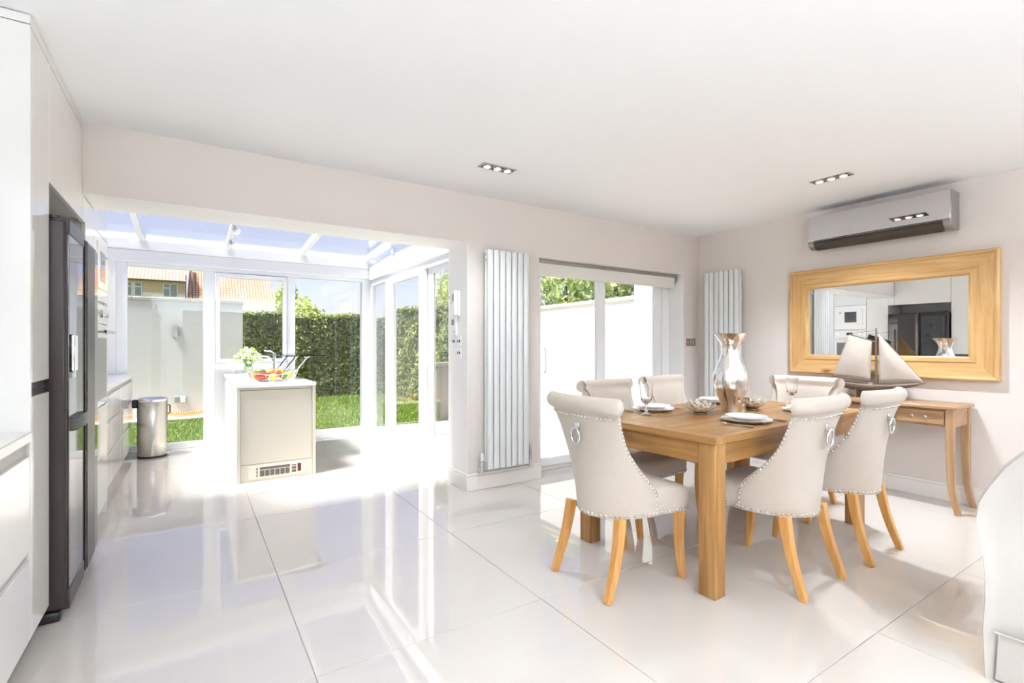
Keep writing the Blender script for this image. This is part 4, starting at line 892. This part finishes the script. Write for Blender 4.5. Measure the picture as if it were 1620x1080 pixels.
def resample(pts, step):
    L_ = [0]
    for a, b_ in zip(pts, pts[1:]): L_.append(L_[-1]+(b_[0]-a[0]).length)
    n = max(2, int(L_[-1]/step)); o = []; j = 0
    for i in range(n+1):
        s = L_[-1]*i/n
        while j < len(L_)-2 and L_[j+1] < s: j += 1
        f = (s-L_[j])/max(1e-9, L_[j+1]-L_[j]); o.append((pts[j][0].lerp(pts[j+1][0], f), pts[j][1].lerp(pts[j+1][1], f)))
    return o
def chair_nails(outline):
    mb = MB(); st = 0.0235
    def nrm(tt, z):
        return (shell(tt, z, 0)-shell(tt, z, 0.01)).normalized()
    paths = []
    paths.append([(shell(-0.97+1.94*i/40, 0.373, 0), nrm(-0.97+1.94*i/40, 0.373)) for i in range(41)])
    paths.append([(shell(-0.96+1.92*i/40, 0.868, 0), nrm(-0.96+1.92*i/40, 0.868)) for i in range(41)])
    for s in (-1, 1):
        paths.append([(shell(s*(0.965 if 0.373+0.495*i/40 < 0.5 else 0.955), 0.373+0.495*i/40, 0), nrm(s*0.96, 0.373+0.495*i/40)) for i in range(41)])
    # along the lower edge of the seat: sides and front
    fr = outline[12:]+[outline[0]]; pp = []
    for i in range(len(fr)):
        a = Vector((*fr[max(0, i-1)], 0)); b_ = Vector((*fr[min(len(fr)-1, i+1)], 0)); d = (b_-a).normalized(); pp.append((Vector((fr[i][0], fr[i][1], 0.376)), Vector((d.y, -d.x, 0))))
    paths.append(pp)
    for p in paths:
        for (q, d) in resample(p, st): dome(mb, q+d*0.0005, d)
    return mb
def sabre(p0, p1, bow, s0, s1):
    p0, p1, bow = Vector(p0), Vector(p1), Vector(bow); pts = []
    for i in range(7): f = i/6; pts.append(p0.lerp(p1, f)+bow*math.sin(PI*f)*1.0)
    return MB().tube(pts, [s0+(s1-s0)*i/6 for i in range(7)], 4, square=True, up=(1, 0, 0))
def make_chair():
    t = thing('dining_chair', 'x', 'chair', (0, 0, 0), 0, 'linen dining chairs round the pine table')
    sm, outl = chair_seat()
    build('backrest', chair_back(), 'linen', t, world=False, smooth=50); build('seat', sm, 'linen', t, world=False, smooth=60)
    nb = build('nailhead_trim', chair_nails(outl), 'nickel', t, world=False, smooth=60, fix=False); nb['kind'] = 'stuff'
    for s in (-1, 1):
        build('leg', sabre((s*0.187, -0.172, 0.375), (s*0.207, -0.275, 0.0), (0, 0.014, 0), 0.023, 0.0165), 'oak_leg', t, world=False, bevel=0.003, smooth=30)
        build('leg', sabre((s*0.205, 0.235, 0.375), (s*0.212, 0.252, 0.0), (0, -0.014, 0), 0.022, 0.0155), 'oak_leg', t, world=False, bevel=0.003, smooth=30)
    yb = interp(Yz, 0.80)
    mt = MB().box(-0.017, yb-0.012, 0.792, 0.017, yb+0.004, 0.832); mt.cyl((-0.02, yb-0.017, 0.802), (0.02, yb-0.017, 0.802), 0.008, n=12)
    rm = build('pull_mount', mt, 'chrome', t, world=False, bevel=0.004)
    ring = [(0.032*math.sin(2*PI*i/28), yb-0.019-0.003*math.cos(2*PI*i/28), 0.764+0.041*math.cos(2*PI*i/28)) for i in range(28)]
    build('pull_ring', MB().tube(ring, 0.0075, 8, closed=True), 'chrome', t, world=False, smooth=80)
    return t
c0 = make_chair()
spots = [((1.925, 1.915), R(-91), 'linen dining chair at the table end nearest the pier, back to the radiator'),
         ((2.645, 1.495), R(1.5), 'linen dining chair on the near side of the table next to its front leg'),
         ((3.345, 1.487), R(1.5), 'linen dining chair on the near side of the table closest to the console'),
         ((2.58, 2.435), R(182), 'linen dining chair before the patio doors behind the left place setting'),
         ((3.31, 2.53), R(182), 'linen dining chair by the patio doors left of the silver vase'),
         ((3.88, 2.05), R(91), 'linen dining chair at the far table end in front of the console')]
for i, (p, a, lab) in enumerate(spots):
    o = c0 if i == 0 else copy_tree(c0)
    o.location = (p[0], p[1], 0); o.rotation_euler = (0, 0, a); o['label'] = lab

# =================================================================== TABLE SETTINGS
TZ = 0.7805
vz = (3.005, 1.965, TZ)
t = thing('silver_vase', 'tall mottled silver glass vase in the middle of the table', 'vase', vz)
vp = [(0.0, 0.0), (0.058, 0.0), (0.060, 0.012), (0.062, 0.04), (0.080, 0.09), (0.103, 0.15), (0.113, 0.20), (0.108, 0.25), (0.090, 0.305), (0.068, 0.355), (0.058, 0.395), (0.056, 0.42), (0.064, 0.45), (0.085, 0.487), (0.112, 0.516), (0.110, 0.517), (0.082, 0.486), (0.060, 0.45), (0.052, 0.42), (0.05, 0.39)]
build('body', MB().lathe(vp[1:], vz, 40, caps=False, wav=lambda a, z: 0.012*math.sin(8*a)), 'silver_glass', t, smooth=70)
build('base', MB().lathe([(0.05, 0.001), (0.056, 0.002), (0.056, 0.006), (0.05, 0.007)], vz, 32), 'silver_glass', t)
def lotus(x, y, label):
    t = thing('lotus_bowl', label, 'candle holder', (x, y, TZ), group='lotus candle holders')
    build('foot', MB().lathe([(0.042, 0), (0.045, 0.004), (0.045, 0.009), (0.034, 0.012)], (0, 0, 0), 24), 'nickel', t, world=False)
    build('cup', MB().lathe([(0.03, 0.012), (0.045, 0.022), (0.048, 0.030), (0.044, 0.030), (0.03, 0.016)], (0, 0, 0), 24), 'shell_petal', t, world=False)
    first = None
    for ring, (n, r0, r1, hz, ln, off) in enumerate(((9, 0.04, 0.10, 0.040, 0.028, 0), (9, 0.035, 0.088, 0.055, 0.026, 0.35), (8, 0.03, 0.07, 0.066, 0.024, 0.1))):
        proto = None
        for k in range(n):
            if proto is None:
                def pf(u, v, r0=r0, r1=r1, hz=hz, ln=ln):
                    wv = ln*math.sin(PI*(0.12+0.86*v))**0.8*(1 if v < 0.98 else 0.1); s = 2*u-1
                    return (r0+(r1-r0)*v, s*wv, 0.014+hz*v**1.4+0.010*s*s)
                proto = build('petal', MB().grid(pf, 4, 6), 'shell_petal', t, world=False, smooth=80, solid=0.0012); o = proto
            else: o = proto.copy(); COL.objects.link(o)
            o.rotation_euler = (0, 0, 2*PI*k/n+off)
lotus(2.735, 2.00, 'lotus petal candle holder left of the silver vase')
lotus(3.225, 1.955, 'lotus petal candle holder right of the silver vase')
def plate(x, y, label):
    t = thing('plate_setting', label, 'plate', (x, y, TZ), group='scalloped white plates')
    wv = lambda a, z: 0.022*abs(math.sin(6*a)) if z > 0.012 else 0
    for nm, r, z in (('dinner_plate', 0.135, 0.0), ('side_plate', 0.112, 0.016)):
        build(nm, MB().lathe([(0.0, 0.004), (r*0.55, 0.004), (r*0.60, 0.001), (r*0.64, 0.006), (r, 0.018), (r, 0.0205), (r*0.66, 0.010), (r*0.55, 0.008), (0.0, 0.008)], (0, 0, z), 48, caps=False, wav=wv), 'ceramic_white', t, world=False, smooth=60)
plate(2.62, 2.285, 'white scalloped plate stack before the left window side chair')
plate(2.68, 1.655, 'white scalloped plate stack nearest the camera on the table')
plate(3.36, 2.33, 'white scalloped plate stack behind the left lotus holder')
plate(3.40, 1.685, 'white scalloped plate stack partly hidden behind the second near chair')
def goblet(x, y, label):
    t = thing('goblet', label, 'glass', (x, y, TZ), group='cut glass goblets')
    build('foot', MB().lathe([(0.034, 0), (0.035, 0.003), (0.012, 0.008)], (0, 0, 0), 24), 'crystal', t, world=False)
    build('stem', MB().lathe([(0.008, 0.008), (0.014, 0.016), (0.007, 0.024), (0.013, 0.034), (0.007, 0.044), (0.012, 0.056), (0.008, 0.066), (0.018, 0.076)], (0, 0, 0), 16), 'crystal', t, world=False, smooth=70)
    build('bowl', MB().lathe([(0.012, 0.074), (0.028, 0.080), (0.034, 0.092), (0.033, 0.106), (0.035, 0.118), (0.040, 0.175), (0.042, 0.205), (0.0405, 0.205), (0.038, 0.175), (0.032, 0.118), (0.030, 0.10), (0.022, 0.088), (0.004, 0.084)], (0, 0, 0), 28, caps=False), 'crystal', t, world=False, smooth=60)
goblet(2.40, 2.15, 'clear goblet at the left of the table beside the plate')
goblet(2.905, 1.81, 'clear goblet standing in front of the silver vase')
goblet(3.70, 1.93, 'clear goblet at the right of the table before the end chair')
def cutlery(kind, x, y, a, label):
    t = thing(kind, label, kind, (x, y, TZ+0.002), a, 'table cutlery')
    if kind == 'fork':
        build('handle', MB().tube([(0, -0.10, 0.004), (0, 0.0, 0.004), (0, 0.045, 0.006)], [0.006, 0.0035, 0.004], 6), 'nickel', t, world=False); build('head', MB().grid(lambda u, v: ((u-0.5)*0.024*(0.5+0.5*math.sin(PI*v*0.6+0.3)), 0.045+0.022*v, 0.006+0.004*v), 4, 3), 'nickel', t, world=False, solid=0.0015)
        for k in range(4): build('tine', MB().tube([(-0.009+0.006*k, 0.066, 0.010), (-0.009+0.006*k, 0.10, 0.008)], [0.0016, 0.001], 5), 'nickel', t, world=False)
    else:
        build('handle', MB().tube([(0, -0.10, 0.004), (0, -0.01, 0.004)], [0.007, 0.0055], 6), 'nickel', t, world=False); build('blade', MB().prism([(-0.006, -0.01), (0.007, -0.01), (0.010, 0.07), (0.0, 0.112), (-0.006, 0.09)], 2, 0.003, 0.0045), 'nickel', t, world=False)
cutlery('fork', 2.49, 1.60, R(8), 'fork left of the nearest plate'); cutlery('knife', 2.865, 1.62, R(-4), 'knife right of the nearest plate')
cutlery('fork', 2.80, 2.27, R(184), 'fork between the left lotus holder and plate by the doors'); cutlery('knife', 2.43, 2.27, R(176), 'knife beside the leftmost goblet')
cutlery('fork', 3.19, 1.66, R(2), 'fork left of the plate behind the near chair')

# =================================================================== ARMCHAIR
t = thing('armchair', 'white slipcovered armchair with its rounded back to the camera', 'armchair', (2.9, 0.115, 0))
half = [(0.584, 0.0), (0.588, 0.178), (0.581, 0.30), (0.580, 0.36), (0.584, 0.44), (0.598, 0.54), (0.605, 0.586), (0.595, 0.654), (0.564, 0.724), (0.525, 0.794), (0.479, 0.852), (0.42, 0.905), (0.34, 0.94), (0.24, 0.957), (0.115, 0.962)]
cyc = 0.115
def backfn(pf):
    full = [p for p in pf]+[(2*cyc-y, z) for (y, z) in reversed(pf[:-1])]
    return full
full = backfn(half)
mb = MB(); lay = [(2.47, 0.90), (2.438, 0.955), (2.425, 1.0-0.012), (2.44, 1.0), (2.56, 1.0), (2.66, 0.985), (2.70, 0.95)]
n = len(full)
for (x, k) in lay:
    for (y, z) in full: mb.v.append((x+ (0.04*max(0, 0.5-z) if x < 2.5 else 0), cyc+(y-cyc)*k, z*k if z > 0.2 else z))
for j in range(len(lay)-1):
    for i in range(n-1): mb.f.append((j*n+i, j*n+i+1, (j+1)*n+i+1, (j+1)*n+i))
mb.f.append(tuple(range(n))); mb.f.append(tuple((len(lay)-1)*n+i for i in reversed(range(n))))
mb2 = MB()
build('back', mb, 'slipcover', t, smooth=60)
for s in (-1, 1):
    yc = cyc+s*0.385
    pf = [(yc-s*0.10, 0.18), (yc+s*0.09, 0.18), (yc+s*0.085, 0.42), (yc+s*0.105, 0.52), (yc+s*0.10, 0.60), (yc+s*0.05, 0.65), (yc-s*0.03, 0.655), (yc-s*0.09, 0.61), (yc-s*0.10, 0.53)]
    build('arm', MB().prism(pf, 0, 2.60, 3.36), 'slipcover', t, bevel=0.03, seg=3, smooth=60)
build('seat_base', B(2.62, cyc-0.37, 0.18, 3.33, cyc+0.37, 0.36), 'slipcover', t, bevel=0.01); build('seat_cushion', B(2.70, cyc-0.28, 0.362, 3.36, cyc+0.28, 0.50), 'slipcover', t, bevel=0.04, seg=3, smooth=60)
build('back_cushion', B(2.68, cyc-0.27, 0.50, 2.84, cyc+0.27, 0.88), 'slipcover', t, bevel=0.05, seg=3, smooth=60)
sk = MB(); sk.box(2.60, cyc-0.475, 0.004, 3.35, cyc-0.465, 0.18); sk.box(2.60, cyc+0.465, 0.004, 3.35, cyc+0.475, 0.18); sk.box(3.35, cyc-0.475, 0.004, 3.36, cyc+0.475, 0.18)
build('skirt', sk, 'slipcover', t)
bs = MB().prism([(cyc-0.44, 0.006), (cyc+0.44, 0.006), (cyc+0.43, 0.178), (cyc-0.43, 0.178)], 0, 2.452, 2.462); build('back_skirt', bs, 'slipcover', t, bevel=0.003)
build('piping', MB().tube([(2.448, cyc-0.44, 0.18), (2.446, cyc+0.44, 0.18)], 0.004, 6), 'slipcover', t)
